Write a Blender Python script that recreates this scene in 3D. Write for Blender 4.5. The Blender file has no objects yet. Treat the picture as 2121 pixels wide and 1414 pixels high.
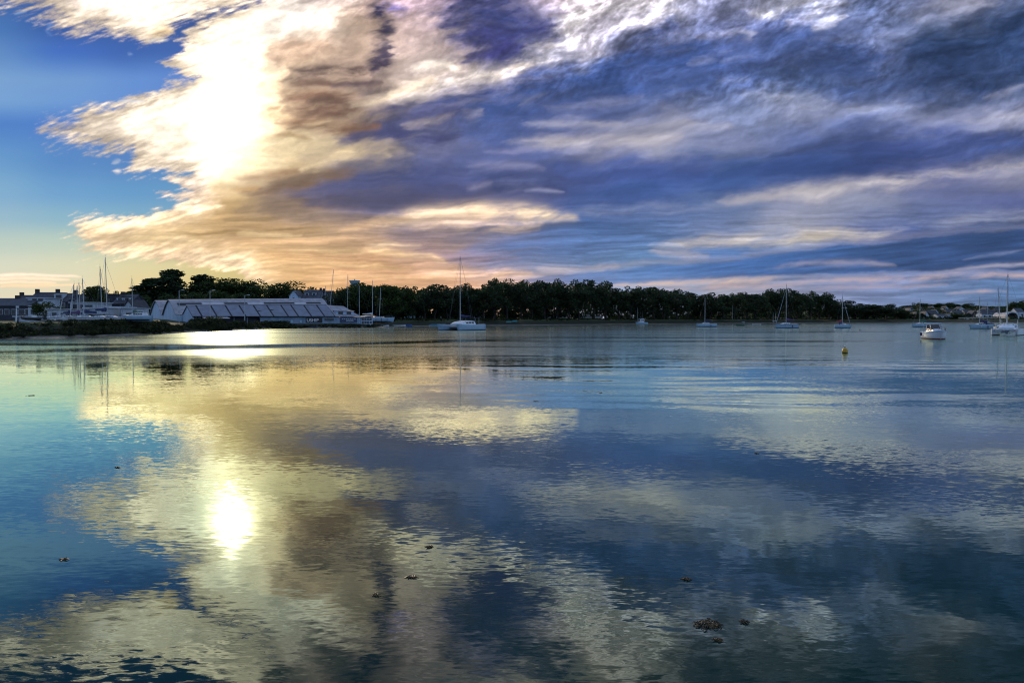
import bpy, math, random
import numpy as np
from mathutils import Vector, Matrix
R = math.radians
random.seed(7); RNG = np.random.RandomState(7)
scn = bpy.context.scene; col = scn.collection
# ---------------------------------------------------------------- camera, light, exposure
EYE = Vector((0, 0, 2.4)); PITCH = 1.6; F = 1649.7
cam = bpy.data.objects.new('camera', bpy.data.cameras.new('camera')); col.objects.link(cam)
cam.location = EYE; cam.rotation_euler = (R(90 - PITCH), 0, 0)
cam.data.lens = 28; cam.data.sensor_width = 36; cam.data.clip_start = .1; cam.data.clip_end = 20000
scn.camera = cam
SUN_AZ, SUN_EL = -19.6, 13.6            # degrees from +Y (to the left), above the horizon
sd = bpy.data.lights.new('sun', 'SUN'); sd.energy = 2.0; sd.angle = R(.53); sd.color = (1, .80, .55)
sun = bpy.data.objects.new('sun', sd); col.objects.link(sun)
sdir = Vector((math.sin(R(SUN_AZ)) * math.cos(R(SUN_EL)), math.cos(R(SUN_AZ)) * math.cos(R(SUN_EL)), math.sin(R(SUN_EL))))
sun.rotation_euler = sdir.to_track_quat('Z', 'Y').to_euler(); sun.location = (-60, 160, 60)
scn.view_settings.view_transform = 'Standard'; scn.view_settings.look = 'None'
scn.view_settings.exposure = 0; scn.view_settings.gamma = 1; scn.view_settings.use_curve_mapping = False
scn.render.engine = 'CYCLES'; scn.cycles.use_denoising = True; scn.cycles.filter_width = 1.1
scn.cycles.max_bounces = 5; scn.cycles.diffuse_bounces = 2; scn.cycles.glossy_bounces = 3; scn.cycles.transmission_bounces = 3
scn.cycles.caustics_reflective = False; scn.cycles.caustics_refractive = False; scn.cycles.sample_clamp_indirect = 4

# ---- SKY PAINTER: clouds and clear sky by direction (front face of the sky: x/y and z/y of the view direction) ----
HZ = 661.0; FP = 1649.7; CX = 1060.5
SX0, SX1, SY0, SY1, SST = -840.0, 2960.0, -760.0, 664.0, 1.5

def _lat(n, m, seed):
    return np.random.RandomState(seed).rand(n, m).astype(np.float32)

def vnoise(x, y, seed):
    L = _lat(256, 256, seed)
    xi = np.floor(x); yi = np.floor(y)
    fx = (x - xi).astype(np.float32); fy = (y - yi).astype(np.float32)
    xi = xi.astype(np.int32) & 255; yi = yi.astype(np.int32) & 255
    x1 = (xi + 1) & 255; y1 = (yi + 1) & 255
    fx = fx * fx * (3 - 2 * fx); fy = fy * fy * (3 - 2 * fy)
    a = L[yi, xi]; b = L[yi, x1]; c = L[y1, xi]; d = L[y1, x1]
    return (a + (b - a) * fx) * (1 - fy) + (c + (d - c) * fx) * fy

def fbm(x, y, seed, octs=5, gain=0.5):
    s = 0; a = 1.0; t = 0
    ca, sa = np.float32(0.8), np.float32(0.6)
    for o in range(octs):
        s = s + a * vnoise(x, y, seed + o); t += a; a *= gain
        x, y = (x * ca - y * sa) * 2.03 + 17.1, (x * sa + y * ca) * 2.03 + 5.3
    return s / t

def afbm(X, Y, sx, sy, seed, octs=5, gain=0.5, ang=0.0):
    """streaky noise: stretched along ang, every octave keeps the stretch"""
    c, s_ = np.cos(ang), np.sin(ang)
    u = (X * c + Y * s_) / sx; v = (-X * s_ + Y * c) / sy
    s = 0; a = 1.0; t = 0
    for o in range(octs):
        s = s + a * vnoise(u, v, seed + o); t += a; a *= gain
        u = u * 2.07 + 13.7; v = v * 2.03 + 7.9
    return s / t

def lin(c):
    c = np.asarray(c, dtype=np.float32) / 255.0
    return np.where(c <= 0.04045, c / 12.92, ((c + 0.055) / 1.055) ** 2.4).astype(np.float32)

def sst(a, b, x):
    t = np.clip((x - a) / (b - a), 0, 1)
    return t * t * (3 - 2 * t)

def seg_dist(X, Y, P):
    """distance to a polyline and the position 0..1 along it"""
    best = np.full(X.shape, 1e9, np.float32); tt = np.zeros(X.shape, np.float32)
    n = len(P) - 1
    for i in range(n):
        (x0, y0), (x1, y1) = P[i], P[i + 1]
        dx, dy = x1 - x0, y1 - y0
        t = np.clip(((X - x0) * dx + (Y - y0) * dy) / (dx * dx + dy * dy + 1e-6), 0, 1)
        d = np.hypot(X - x0 - t * dx, Y - y0 - t * dy)
        m = d < best
        best[m] = d[m]; tt[m] = (i + t[m]) / n
    return best, tt

def inside(X, Y, P):
    r = np.zeros(X.shape, bool); n = len(P)
    for i in range(n):
        x0, y0 = P[i]; x1, y1 = P[(i + 1) % n]
        if y0 == y1: continue
        c = ((y0 > Y) != (y1 > Y)) & (X < (x1 - x0) * (Y - y0) / (y1 - y0) + x0)
        r ^= c
    return r

def sdist(X, Y, P):
    d, _ = seg_dist(X, Y, list(P) + [P[0]])
    return np.where(inside(X, Y, P), -d, d)

GX = [-600, -200, 0, 150, 300, 450, 600, 750, 900, 1050, 1200, 1350, 1500, 1650, 1800, 1950, 2100, 2400, 2800]
W_ = (255, 240, 222)
# clouds: rows of colours by height over the horizon
CLOUD = {
 -700: [(120,130,160)]*5+[(130,130,150)]*6+[(95,108,140)]*8,
 -350: [(150,155,180),(120,130,160),(95,110,150),(90,100,130),(150,140,140),(78,71,78),(52,55,65),(78,74,78),(97,91,94),(78,81,91),(71,78,94),(61,71,91),(52,61,84),(58,65,87),(48,58,81),(61,68,87),(55,65,84),(52,61,84),(58,68,91)],
 -150: [(150,155,180),(140,145,170),(180,180,200),(235,225,225),(245,235,225),(200,175,165),(120,100,110),(190,165,150),(150,150,165),(205,190,180),(190,185,180),(74,77,89),(55,65,86),(68,74,93),(55,65,89),(80,83,96),(55,65,86),(52,62,83),(58,68,89)],
 -60: [(150,155,180),(170,175,200),(225,220,230),(250,240,240),(255,250,240),(250,230,215),(225,200,190),(160,135,140),(205,180,185),(150,140,175),(215,200,200),(200,190,195),(105,105,127),(112,116,135),(75,86,116),(105,105,123),(71,82,112),(63,75,105),(71,82,112)],
 0: [(150,165,200),(200,200,220),(235,225,235),(250,240,240),W_,(255,245,235),(250,235,225),(190,165,160),(195,170,185),(100,100,150),(195,178,188),(195,188,195),(150,152,182),(165,168,190),(105,120,165),(150,150,175),(95,112,155),(85,100,145),(95,110,150)],
 60: [W_]*5+[(255,250,238),(255,243,230),(220,190,170),(200,176,178),(88,94,145),(172,164,184),(150,152,178),(115,125,172),(85,100,152),(108,120,160),(90,108,150),(72,92,135),(80,95,140),(90,105,145)],
 120: [W_]*5+[(255,252,240),(245,212,182),(222,192,172),(208,188,182),(98,106,150),(170,168,188),(85,98,148),(72,92,150),(85,100,147),(105,116,157),(64,84,130),(56,76,118),(75,92,138),(90,105,145)],
 180: [W_]*5+[(255,252,240),(246,216,180),(205,178,162),(216,200,195),(130,130,165),(72,92,146),(73,94,150),(88,108,165),(88,108,155),(92,110,160),(74,94,145),(86,102,145),(90,105,150),(90,105,145)],
 240: [W_]*5+[(255,252,235),(232,200,158),(168,146,132),(86,90,135),(80,96,150),(88,103,155),(140,145,178),(128,140,178),(136,143,175),(122,133,175),(136,142,175),(145,148,175),(120,130,165),(100,115,155)],
 300: [W_]*5+[(255,248,225),(250,226,182),(175,156,135),(115,116,148),(86,102,158),(140,142,172),(170,168,184),(130,138,175),(92,108,160),(70,86,140),(75,90,145),(80,95,140),(90,105,150),(100,115,155)],
 360: [W_]*4+[(250,230,180),(250,232,190),(182,156,120),(118,112,126),(74,84,130),(98,110,162),(74,92,152),(72,94,160),(64,90,146),(58,80,135),(64,80,135),(105,112,158),(148,148,170),(140,145,170),(110,125,160)],
 420: [(235,210,150)]*5+[(208,178,122),(150,132,112),(86,87,115),(90,94,130),(110,112,145),(78,98,155),(72,98,160),(105,126,172),(150,154,180),(145,150,175),(108,118,160),(90,100,150),(90,105,150),(95,110,155)],
 480: [(225,200,140)]*5+[(200,170,120),(196,166,126),(180,154,128),(138,124,130),(98,110,148),(74,106,162),(96,122,170),(118,134,175),(160,162,180),(95,110,160),(80,100,150),(75,95,140),(80,100,145),(95,110,155)],
 540: [(225,200,140)]*5+[(225,192,132),(224,185,130),(206,166,125),(205,168,138),(120,124,152),(108,132,174),(98,132,178),(80,120,180),(74,110,170),(84,114,170),(88,110,160),(92,113,160),(95,115,160),(100,120,160)],
 600: [(225,205,150)]*5+[(215,190,130),(215,175,120),(225,180,130),(230,186,146),(232,190,162),(150,152,175),(128,152,188),(156,158,176),(140,146,175),(118,134,175),(108,130,170),(94,125,170),(100,125,165),(110,130,165)],
 665: [(225,205,150)]*5+[(220,190,130),(222,180,125),(230,185,140),(230,190,150),(222,186,165),(160,160,175),(140,155,182),(145,155,178),(140,148,175),(120,138,175),(110,132,170),(100,128,170),(105,128,168),(110,130,165)],
}
CLEAR = {
 -700: [(45,80,150)]*19, -300: [(35,70,140)]*19,
 -100: [(40,80,140),(30,66,120),(26,60,112)]+[(24,56,115)]*16,
 0: [(90,140,200),(60,110,185),(48,98,175),(38,88,175),(40,92,180),(32,80,165),(25,60,150)]+[(30,60,150)]*12,
 60: [(100,150,205),(85,135,200),(60,115,190),(36,88,172),(38,88,172),(34,78,152)]+[(30,60,150)]*13,
 110: [(110,160,210),(95,145,205),(85,135,200),(48,105,200),(40,96,184),(38,92,178)]+[(30,60,150)]*13,
 170: [(120,165,210),(115,160,212),(115,160,214),(105,152,214),(85,138,215),(70,120,210)]+[(40,70,160)]*13,
 210: [(115,160,212),(112,160,214),(112,160,216),(100,150,216),(85,138,215),(70,120,210)]+[(40,70,160)]*13,
 260: [(80,140,205),(72,132,205),(66,125,206),(62,122,208),(58,115,205),(60,115,200)]+[(60,110,200)]*13,
 330: [(110,160,205),(100,155,208),(92,150,208),(70,132,202),(62,125,198),(62,125,190)]+[(80,130,190)]*13,
 400: [(135,180,205),(128,175,208),(120,172,206),(95,158,205),(80,150,200),(80,150,190)]+[(90,140,190)]*13,
 450: [(160,192,200),(150,190,198),(145,186,200),(128,180,198),(112,170,195),(110,160,180)]+[(130,160,180)]*13,
 500: [(190,205,190),(186,205,188),(182,204,188),(180,204,184),(180,200,172),(190,195,150)]+[(190,180,140)]*13,
 550: [(208,212,182),(208,212,182),(208,213,184),(210,212,174),(214,206,150),(205,192,125)]+[(200,180,120)]*13,
 600: [(214,210,178),(214,210,178),(214,211,178),(216,209,170),(220,200,138),(198,182,112)]+[(200,178,115)]*13,
 665: [(222,206,165)]*5+[(200,184,125)]+[(205,180,120)]*13,
}
def grid_field(T, X, Y):
    ys = sorted(T); xs = np.array(GX, np.float32)
    A = np.array([[lin(c) ** 0.5 for c in T[y]] for y in ys], np.float32)
    # resample to a regular fine lattice with smooth interpolation, then bilinear lookups
    fy = np.arange(ys[0], ys[-1] + 1, 6.0); fx = np.arange(xs[0], xs[-1] + 1, 10.0)
    def ease(q, k):
        i = np.clip(np.searchsorted(k, q, side='right') - 1, 0, len(k) - 2)
        t = np.clip((q - np.array(k)[i]) / (np.array(k)[i + 1] - np.array(k)[i]), 0, 1)
        return i, (t * t * (3 - 2 * t) * 0.6 + t * 0.4)
    i, t = ease(fy, ys); R = A[i] * (1 - t)[:, None, None] + A[i + 1] * t[:, None, None]
    j, t = ease(fx, list(xs)); R = R[:, j] * (1 - t)[None, :, None] + R[:, j + 1] * t[None, :, None]
    u = np.clip((X - fx[0]) / 10.0, 0, len(fx) - 1.01); v = np.clip((Y - fy[0]) / 6.0, 0, len(fy) - 1.01)
    ui = u.astype(np.int32); vi = v.astype(np.int32); uf = (u - ui)[..., None]; vf = (v - vi)[..., None]
    o = (R[vi, ui] * (1 - uf) + R[vi, ui + 1] * uf) * (1 - vf) + (R[vi + 1, ui] * (1 - uf) + R[vi + 1, ui + 1] * uf) * vf
    return (o * o).astype(np.float32)

TOPCLOUD = [(-3000,-210),(-400,-60),(-200,-20),(-60,2),(0,4),(30,-2),(50,8),(95,14),(128,26),(150,36),(120,40),(128,50),(170,67),(225,61),(250,76),(275,82),(308,93),(330,90),(362,76),(366,60),(400,46),(440,32),(490,22),(520,10),(560,-14),(520,-60),(455,-78),(400,-66),(330,-50),(250,-58),(160,-50),(80,-42),(-100,-70),(-3000,-400)]
CLEARPOLY = [(-4000,-3000),(1400,-3000),(700,-760),(560,-420),(470,-250),(430,-120),(520,-40),(560,-4),(510,22),(455,42),(424,58),(398,78),(374,92),(386,104),(376,122),(346,129),(356,146),(374,158),(412,164),(390,172),(352,176),(334,193),(312,205),(262,208),(300,214),(226,224),(168,240),(146,258),(114,268),(128,282),(166,290),(214,304),(236,312),(274,304),(290,310),(272,330),(262,350),(296,358),(352,352),(404,361),(346,364),(362,380),(398,396),(330,402),(398,416),(352,434),(300,446),(262,456),(212,456),(174,468),(168,490),(184,510),(212,520),(262,528),(330,540),(392,546),(452,552),(500,562),(522,580),(560,600),(640,612),(640,2000),(-4000,2000)]
STROKES = [ # points, half width, colour, strength, edge noise
 # dark masses
 ([(560,-300),(640,-180),(700,-130),(760,-60),(783,0),(788,40),(806,92)],15,(60,56,88),1.,9),
 ([(796,60),(810,92),(820,98)],15,(58,58,92),.8,12),
 ([(806,104),(794,134),(762,148)],13,(80,70,94),.95,8),
 ([(805,20),(850,26)],9,(70,70,160),.7,10),
 ([(985,-60),(1000,20),(1035,50),(1060,60)],34,(56,66,116),.85,26),
 ([(935,72),(1010,76),(1090,72),(1125,60)],16,(72,76,136),.75,18),
 ([(960,118),(1040,112),(1090,98),(1120,80)],14,(74,74,140),.8,14),
 ([(730,288),(770,262),(830,246),(880,228)],15,(72,76,118),.75,14),
 ([(760,284),(840,280),(930,286)],16,(74,80,126),.75,14),
 ([(880,226),(940,198),(985,188),(1010,192)],16,(66,80,134),.8,14),
 ([(960,275),(1040,232),(1120,180),(1170,160)],30,(70,92,152),.75,22),
 ([(1150,180),(1240,168),(1330,140),(1420,118),(1500,120)],34,(64,88,148),.7,26),
 ([(1320,82),(1390,60),(1330,100)],14,(92,104,156),.6,14),
 ([(1600,100),(1700,96),(1780,150),(1660,170)],34,(66,86,138),.65,26),
 ([(1900,120),(2010,60),(2121,60),(2400,30)],40,(52,74,118),.6,30),
 ([(1950,160),(2121,140),(2400,120)],36,(50,70,112),.65,26),
 ([(1980,10),(2060,-6)],14,(74,94,140),.6,16),
 ([(1400,385),(1560,368),(1700,345),(1850,330),(2000,310),(2121,290)],28,(58,78,134),.55,16),
 ([(1750,300),(1900,290),(2121,285)],18,(70,84,140),.5,16),
 ([(600,400),(700,386),(820,374),(960,372),(1100,380),(1240,376)],30,(66,78,126),.8,10),
 ([(540,432),(620,424),(700,430),(760,440)],14,(112,100,104),.7,8),
 ([(690,300),(760,290),(860,292),(960,286)],12,(66,72,120),.8,10),
 ([(1000,300),(1120,278),(1260,272)],10,(74,92,148),.6,10),
 ([(1150,345),(1350,350),(1500,340)],14,(76,94,158),.6,10),
 ([(1180,400),(1400,395),(1560,380)],14,(62,88,146),.6,10),
 ([(380,452),(480,446),(560,452)],7,(190,158,108),.6,7),([(460,470),(560,466),(660,474)],6,(160,132,98),.6,7),
 ([(360,485),(470,478),(600,490)],4,(176,146,98),.6,7),([(300,500),(400,510),(520,516)],3.5,(196,162,108),.6,6),
 ([(560,545),(720,542),(860,548)],4,(188,148,106),.6,6),([(700,585),(860,580),(980,588)],3,(206,160,122),.6,5),
 ([(640,420),(740,420),(900,415),(1000,408)],18,(74,78,112),.7,12),
 ([(500,404),(590,388),(680,362),(745,350)],10,(120,96,82),.9,8),
 ([(560,378),(640,360),(700,350)],7,(120,98,84),.7,9),
 ([(590,164),(650,158),(705,152),(760,142)],11,(104,82,84),.95,8),
 ([(580,205),(640,196),(700,206),(760,215)],11,(134,100,84),.9,9),
 ([(600,230),(660,224),(740,228)],9,(128,96,84),.85,8),
 ([(580,252),(640,254),(716,262),(790,264)],9,(144,106,84),.85,8),
 ([(560,108),(620,98),(700,108)],9,(206,170,146),.6,10),
 ([(730,190),(790,194),(810,184)],8,(112,98,108),.65,8),
 ([(380,294),(425,296)],5,(225,198,150),.6,5),([(350,300),(380,302)],4,(225,198,150),.6,5),([(372,324),(400,322)],3,(225,200,150),.6,4),
 ([(960,520),(1080,515),(1250,498),(1380,490)],18,(86,114,164),.6,12),
 ([(850,512),(950,528),(1080,534)],8,(140,124,136),.6,8),
 ([(500,436),(600,430),(700,452)],10,(150,128,104),.5,10),
 ([(330,470),(480,462),(600,470),(700,476)],6,(182,152,104),.5,9),
 ([(420,500),(560,496),(700,500),(820,496)],5,(190,156,112),.5,9),
 ([(560,530),(700,526),(830,530)],4,(196,156,112),.5,9),
 ([(640,560),(760,556),(900,562)],4,(200,154,116),.5,8),
 ([(600,146),(650,150),(690,144)],5,(96,76,80),.8,5),([(610,176),(660,172),(720,178)],5,(120,92,84),.75,5),([(640,212),(690,208),(750,222)],5,(112,84,78),.8,5),
 ([(620,240),(680,236),(720,242)],5,(120,88,78),.8,5),([(600,268),(660,262),(700,272),(760,268)],5,(126,94,80),.75,5),([(560,228),(590,224)],3,(170,130,96),.6,4),([(530,284),(600,280),(650,290)],4,(170,132,94),.6,5),
 ([(540,120),(600,128),(650,118)],6,(186,150,132),.6,6),([(680,180),(740,176),(790,170)],6,(110,90,98),.7,6),([(500,372),(560,366),(620,352)],5,(140,108,80),.8,5),([(480,392),(540,388)],4,(190,150,96),.6,5),
 ([(440,-30),(500,-46),(580,-70),(640,-60)],20,(70,74,84),.85,12),([(640,-10),(700,-40),(740,-90)],16,(90,86,100),.7,12),([(1040,-10),(1120,-60),(1200,-120)],24,(60,74,110),.8,14),
 # bright rims and streaks
 ([(680,326),(770,302),(850,322)],7,(220,196,156),.4,10),
 ([(620,350),(720,322),(800,322)],7,(246,220,172),.55,9),
 ([(720,215),(800,205),(860,180),(900,160)],9,(250,228,200),.65,10),
 ([(860,142),(900,132),(940,140)],8,(255,240,226),.7,9),
 ([(820,214),(900,188),(960,160),(1040,160),(1090,126),(1150,92)],10,(244,230,222),.75,10),
 ([(1090,128),(1150,92),(1190,50),(1215,20),(1270,4),(1370,-20)],17,(236,228,232),.75,14),
 ([(1180,96),(1230,86),(1290,52),(1380,40)],12,(214,206,220),.6,12),
 ([(1230,10),(1330,8),(1420,-4)],12,(232,226,236),.7,12),
 ([(955,238),(985,246),(1010,236)],6,(170,164,176),.45,7),
 ([(850,266),(905,254),(940,240)],6,(170,158,160),.45,8),
 ([(1075,222),(1125,200)],5,(135,140,176),.4,8),
 ([(1130,236),(1240,216),(1340,198)],7,(140,144,178),.4,10),
 ([(1620,60),(1680,40),(1700,20),(1760,8)],9,(198,196,214),.6,10),
 ([(1678,72),(1720,48),(1745,44)],8,(190,190,210),.6,9),
 ([(1530,26),(1600,36),(1670,-4)],7,(206,204,220),.55,9),
 ([(1440,80),(1520,70),(1560,84)],6,(190,190,212),.5,9),
 ([(1880,42),(1960,14),(2050,0)],12,(162,164,186),.55,12),
 ([(1425,140),(1510,106)],5,(140,150,194),.4,8),([(1480,134),(1560,120)],4,(130,142,190),.4,6),([(1470,178),(1540,170)],5,(130,142,186),.4,8),
 ([(1780,90),(1850,72),(1900,60)],8,(140,148,184),.5,10),
 ([(1060,300),(1160,296),(1300,294),(1420,286)],9,(186,180,190),.65,9),
 ([(1080,256),(1220,262),(1350,256),(1500,270)],7,(176,174,192),.55,9),
 ([(1530,205),(1620,200),(1700,216)],9,(166,172,198),.6,10),
 ([(1560,222),(1760,232),(1900,226)],8,(158,164,192),.55,10),
 ([(2000,252),(2060,246),(2121,242),(2300,230)],9,(166,166,186),.55,10),
 ([(2020,204),(2070,196),(2121,180)],5,(158,162,190),.5,8),
 ([(1000,314),(1060,320),(1110,312)],4,(140,140,178),.5,6),
 ([(965,342),(1040,344),(1130,353)],6,(140,142,178),.45,5),
 ([(962,388),(995,386),(1022,381)],4,(160,156,184),.55,4),([(1080,396),(1130,394),(1166,397)],3,(142,146,184),.7,4),
 ([(770,464),(860,446),(920,440),(1000,437),(1090,440),(1190,452)],11,(250,224,184),.85,3),
 ([(860,462),(980,462),(1120,464)],12,(222,196,168),.75,4),
 ([(700,484),(780,462),(860,448)],6,(222,186,140),.6,8),
 ([(1180,446),(1300,442),(1440,430),(1560,418)],8,(134,146,182),.55,8),
 ([(1500,418),(1620,404),(1700,398),(1780,392),(1880,376),(1990,358),(2121,336),(2300,318)],9,(190,184,192),.8,7),
 ([(1640,402),(1740,402)],9,(204,198,204),.6,6),
 ([(1880,466),(2000,456),(2121,448),(2300,440)],10,(142,148,176),.6,10),
 ([(1340,516),(1430,504),(1560,496),(1700,490),(1800,484),(1860,474)],7,(186,180,182),.75,9),
 ([(1560,510),(1680,498),(1740,492)],6,(196,186,176),.7,7),
 ([(1345,522),(1410,524),(1470,532)],5,(184,174,180),.5,5),
 ([(1120,560),(1200,552),(1280,548)],5,(190,178,184),.6,6),
 ([(840,560),(1000,570),(1110,568)],5,(244,204,168),.6,7),
 ([(930,540),(860,520),(760,510)],4,(236,204,160),.6,7),([(760,506),(820,504),(880,508)],3,(250,222,180),.6,4),
 ([(500,486),(560,480),(620,482)],4,(244,216,160),.6,7),([(260,486),(330,490),(420,500)],4,(250,228,170),.55,7),
 ([(600,520),(760,516),(860,524)],4,(240,206,150),.6,7),([(520,548),(680,546),(850,552)],4,(242,204,148),.6,7),
 ([(600,574),(760,570),(960,576)],4,(246,204,152),.6,7),([(300,510),(420,520),(520,536)],3.5,(250,226,170),.6,6),
]
WEDGE = [(1080,580),(1150,570),(1190,566),(1270,558),(1330,552),(1400,548),(1470,543),(1530,540),(1545,534),(1640,524),(1760,508),(1800,506),(1900,494),(1990,484),(2060,482),(2121,477),(2300,462),(2960,420),(2960,520),(2121,556),(1900,560),(1700,566),(1500,574),(1350,582),(1250,590),(1080,588)]
LOWSTREAKS = [([(1580,556),(1680,550),(1800,543),(1850,550)],4,(170,164,184),.45,5),([(1940,562),(2040,552),(2121,544),(2300,540)],2.6,(160,160,184),.7,4),
 ([(1990,536),(2070,524),(2121,516)],2.2,(130,144,186),.6,4),
 ([(1270,592),(1400,584),(1560,580),(1620,576)],4.5,(214,188,180),.8,4),([(1600,590),(1760,580),(1900,574),(2121,567),(2400,560)],4,(196,176,184),.75,5),
 ([(1340,600),(1500,594),(1640,592)],3,(190,172,180),.7,4),([(1680,598),(1800,592),(1960,590)],3,(168,158,178),.6,5),
 ([(1960,608),(2060,604),(2090,602)],2,(190,172,178),.6,3)]
WISPS = [([(40,38),(62,32)],2.2,(160,180,215),.7,4),([(112,82),(118,66),(122,56)],3,(120,155,215),.45,6),([(268,115),(278,116)],2.2,(170,195,230),.8,3),
 ([(236,340),(254,332)],2,(200,205,215),.8,3),([(240,354),(256,356)],2.5,(235,225,220),.85,4),
 ([(310,92),(336,88),(352,92)],2.5,(190,205,220),.6,5),([(244,450),(262,450)],1.6,(240,230,200),.8,2),
 ([(250,214),(300,212)],2,(210,215,225),.6,4),
 ([(-200,578),(0,571),(60,569),(120,571),(165,573)],1.8,(255,232,200),.95,3),([(-100,582),(20,577),(90,577),(145,580)],1.6,(255,226,190),.9,3),([(-60,588),(40,584),(120,585)],1.6,(255,224,184),.85,3),([(0,592),(100,590),(180,589)],1.4,(250,218,170),.8,3),([(-100,596),(30,594),(110,594)],1.3,(248,214,168),.6,3),
 ([(286,590),(300,589)],1.4,(255,235,200),.8,1.5)]

def paint_sky():
    xs = np.arange(SX0, SX1, SST, dtype=np.float32); ys = np.arange(SY0, SY1, SST, dtype=np.float32)
    X, Y = np.meshgrid(xs, ys)
    up = sst(560, 60, Y)                       # 0 at the horizon, 1 high up: clouds there are nearer, so larger
    wx = (fbm(X / 120, Y / 60, 11, 5) - .5); wy = (fbm(X / 120, Y / 60, 31, 5) - .5)
    fx = (afbm(X, Y, 46, 14, 51, 4, .6, -.18) - .5); fy = (afbm(X, Y, 46, 14, 71, 4, .6, -.18) - .5)
    Xw = X + wx * (100 + 60 * up) + fx * 50; Yw = Y + wy * (20 + 50 * up) + fy * (8 + 22 * up)
    cl = grid_field(CLOUD, Xw, Yw)
    def stroke(img, P, w, col, k, en, H=None):
        x0 = min(p[0] for p in P) - w * 5 - 90; x1 = max(p[0] for p in P) + w * 5 + 90
        y0 = min(p[1] for p in P) - w * 4 - 50; y1 = max(p[1] for p in P) + w * 4 + 50
        i0 = max(0, int((x0 - SX0) / SST)); i1 = max(0, int((x1 - SX0) / SST)); j0 = max(0, int((y0 - SY0) / SST)); j1 = max(0, int((y1 - SY0) / SST))
        s = (slice(j0, j1), slice(i0, i1))
        if X[s].size == 0: return
        xx = X[s] + fx[s] * en * 6 + wx[s] * en * 6; yy = Y[s] + fy[s] * en * 1.6 + wy[s] * en * 2.6
        d, t = seg_dist(xx, yy, P)
        tap = np.clip(4 * t * (1 - t), 0, 1) ** .5
        ww = w * (.45 + .75 * tap)
        m = min(1.0, k * 1.15) * np.exp(-(d / (ww * 1.4)) ** 2) * (.35 + .65 * tap)
        m = m * np.clip(.9 + 2.6 * (TEX[s] - .5) + 1.0 * (T2[s] - .5), .2, 1.2)
        m = np.clip(m, 0, 1)[..., None]
        img[s] = img[s] * (1 - m) + lin(col) * m
    TEX = afbm(X + wx * 90, Y + wy * 40, 90, 18, 91, 6, .56, -.14); T2 = fbm(X / 60, Y / 30, 401, 5, .55)
    for st in STROKES: stroke(cl, *st)
    # fine relief of the cloud deck: puffs high up, drawn-out streaks low down
    n1 = afbm(X + wx * 160, Y + wy * 120, 95, 42, 111, 6, .56, -.42) - .5
    n2 = afbm(X + wx * 240, Y + wy * 26, 260, 17, 131, 6, .54, -.05) - .5
    n3 = afbm(X + fx * 50 + wx * 80, Y + fy * 30 + wy * 40, 40, 17, 171, 5, .58, -.3) - .5
    # mottled high cloud: small crisp puffs in rows that run up to the right, and long diagonal strands
    n4 = afbm(X + wx * 40, Y + wy * 30, 19, 8, 311, 4, .6, -.55) - .5
    n5 = afbm(X + wx * 70, Y + wy * 40, 260, 26, 331, 4, .5, -.28) - .5
    n6 = afbm(X + wx * 160, Y + wy * 14, 85, 4.2, 351, 5, .6, -.02) - .5
    mott = sst(.42, .62, fbm(X / 260, Y / 120, 371, 3))
    rightdeck = sst(1050, 1500, X); calm = 1 - .55 * sst(150, 260, Y) * sst(850, 1100, X)
    rel = (n1 * 1.5 + n3 * .6) * up * calm + n2 * (1 - up * .8) * (1.0 - .3 * sst(900, 1400, X))
    rel = rel + n4 * (1.1 + .9 * sst(1000, 1250, X)) * up * (.35 + .65 * mott) * (1 - .6 * sst(150, 260, Y) * sst(850, 1100, X)) + n5 * 1.3 * sst(900, 1200, X) * sst(440, 250, Y)
    rel = rel + n6 * (1 - up) * 1.1 * sst(400, 470, Y)
    cl *= np.exp(rel)[..., None]
    # wedge of low dark cloud on the right with a crisp lit rim
    s = (slice(int((400 - SY0) / SST), X.shape[0]), slice(int((1000 - SX0) / SST), X.shape[1]))
    d = sdist(X[s] + fx[s] * 14, Y[s] + fy[s] * 9 + wy[s] * 6, WEDGE)
    m = sst(2.5, -2.0, d) * (.60 + .35 * sst(1250, 1700, X[s]))
    wc = (afbm(X[s], Y[s], 90, 6, 191, 5, .6, -.1) - .5)[..., None]
    wedge = (lin((72, 110, 172)) * (1 - sst(1500, 1950, X[s]))[..., None] + lin((54, 80, 128)) * sst(1500, 1950, X[s])[..., None]) * np.exp(wc * 1.2)
    fade = (1 - .75 * sst(14, 60, -(Y[s] - 600) * -1 + 0 * d)) if False else 1
    cl[s] = cl[s] * (1 - m[..., None]) + wedge * m[..., None]
    rim = np.exp(-((d - 7) / 6.0) ** 2) * .22 * (.4 + .6 * sst(2200, 1200, X[s]))
    rim = (rim * (Y[s] < 575))[..., None]
    cl[s] = cl[s] * (1 - rim) + lin((205, 188, 190)) * rim
    for st in LOWSTREAKS: stroke(cl, *st)
    # clear sky and its edge
    clr = grid_field(CLEAR, X + wx * 30, Y + wy * 10); gm = clr.mean(-1, keepdims=True); clr = clr * .88 + gm * np.array([.10, .13, .12], np.float32)
    wt = [(fbm(X / 34, Y / 15, 211, 5, .6) - .5), (fbm(X / 34, Y / 15, 231, 5, .6) - .5)]
    d = np.full(X.shape, 500, np.float32)
    s = (slice(None), slice(0, int((900 - SX0) / SST)))
    d[s] = sdist(X[s] + wt[0][s] * 48 + fx[s] * 34, Y[s] + wt[1][s] * 20 + fy[s] * 12, CLEARPOLY)
    s2 = (slice(None), slice(0, int((760 - SX0) / SST)))
    dt = np.full(X.shape, -500, np.float32)
    dt[s2] = -sdist(X[s2] + wt[0][s2] * 30 + fx[s2] * 30, Y[s2] + wt[1][s2] * 16 + fy[s2] * 12, TOPCLOUD)
    dd = np.maximum(d, dt)
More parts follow.
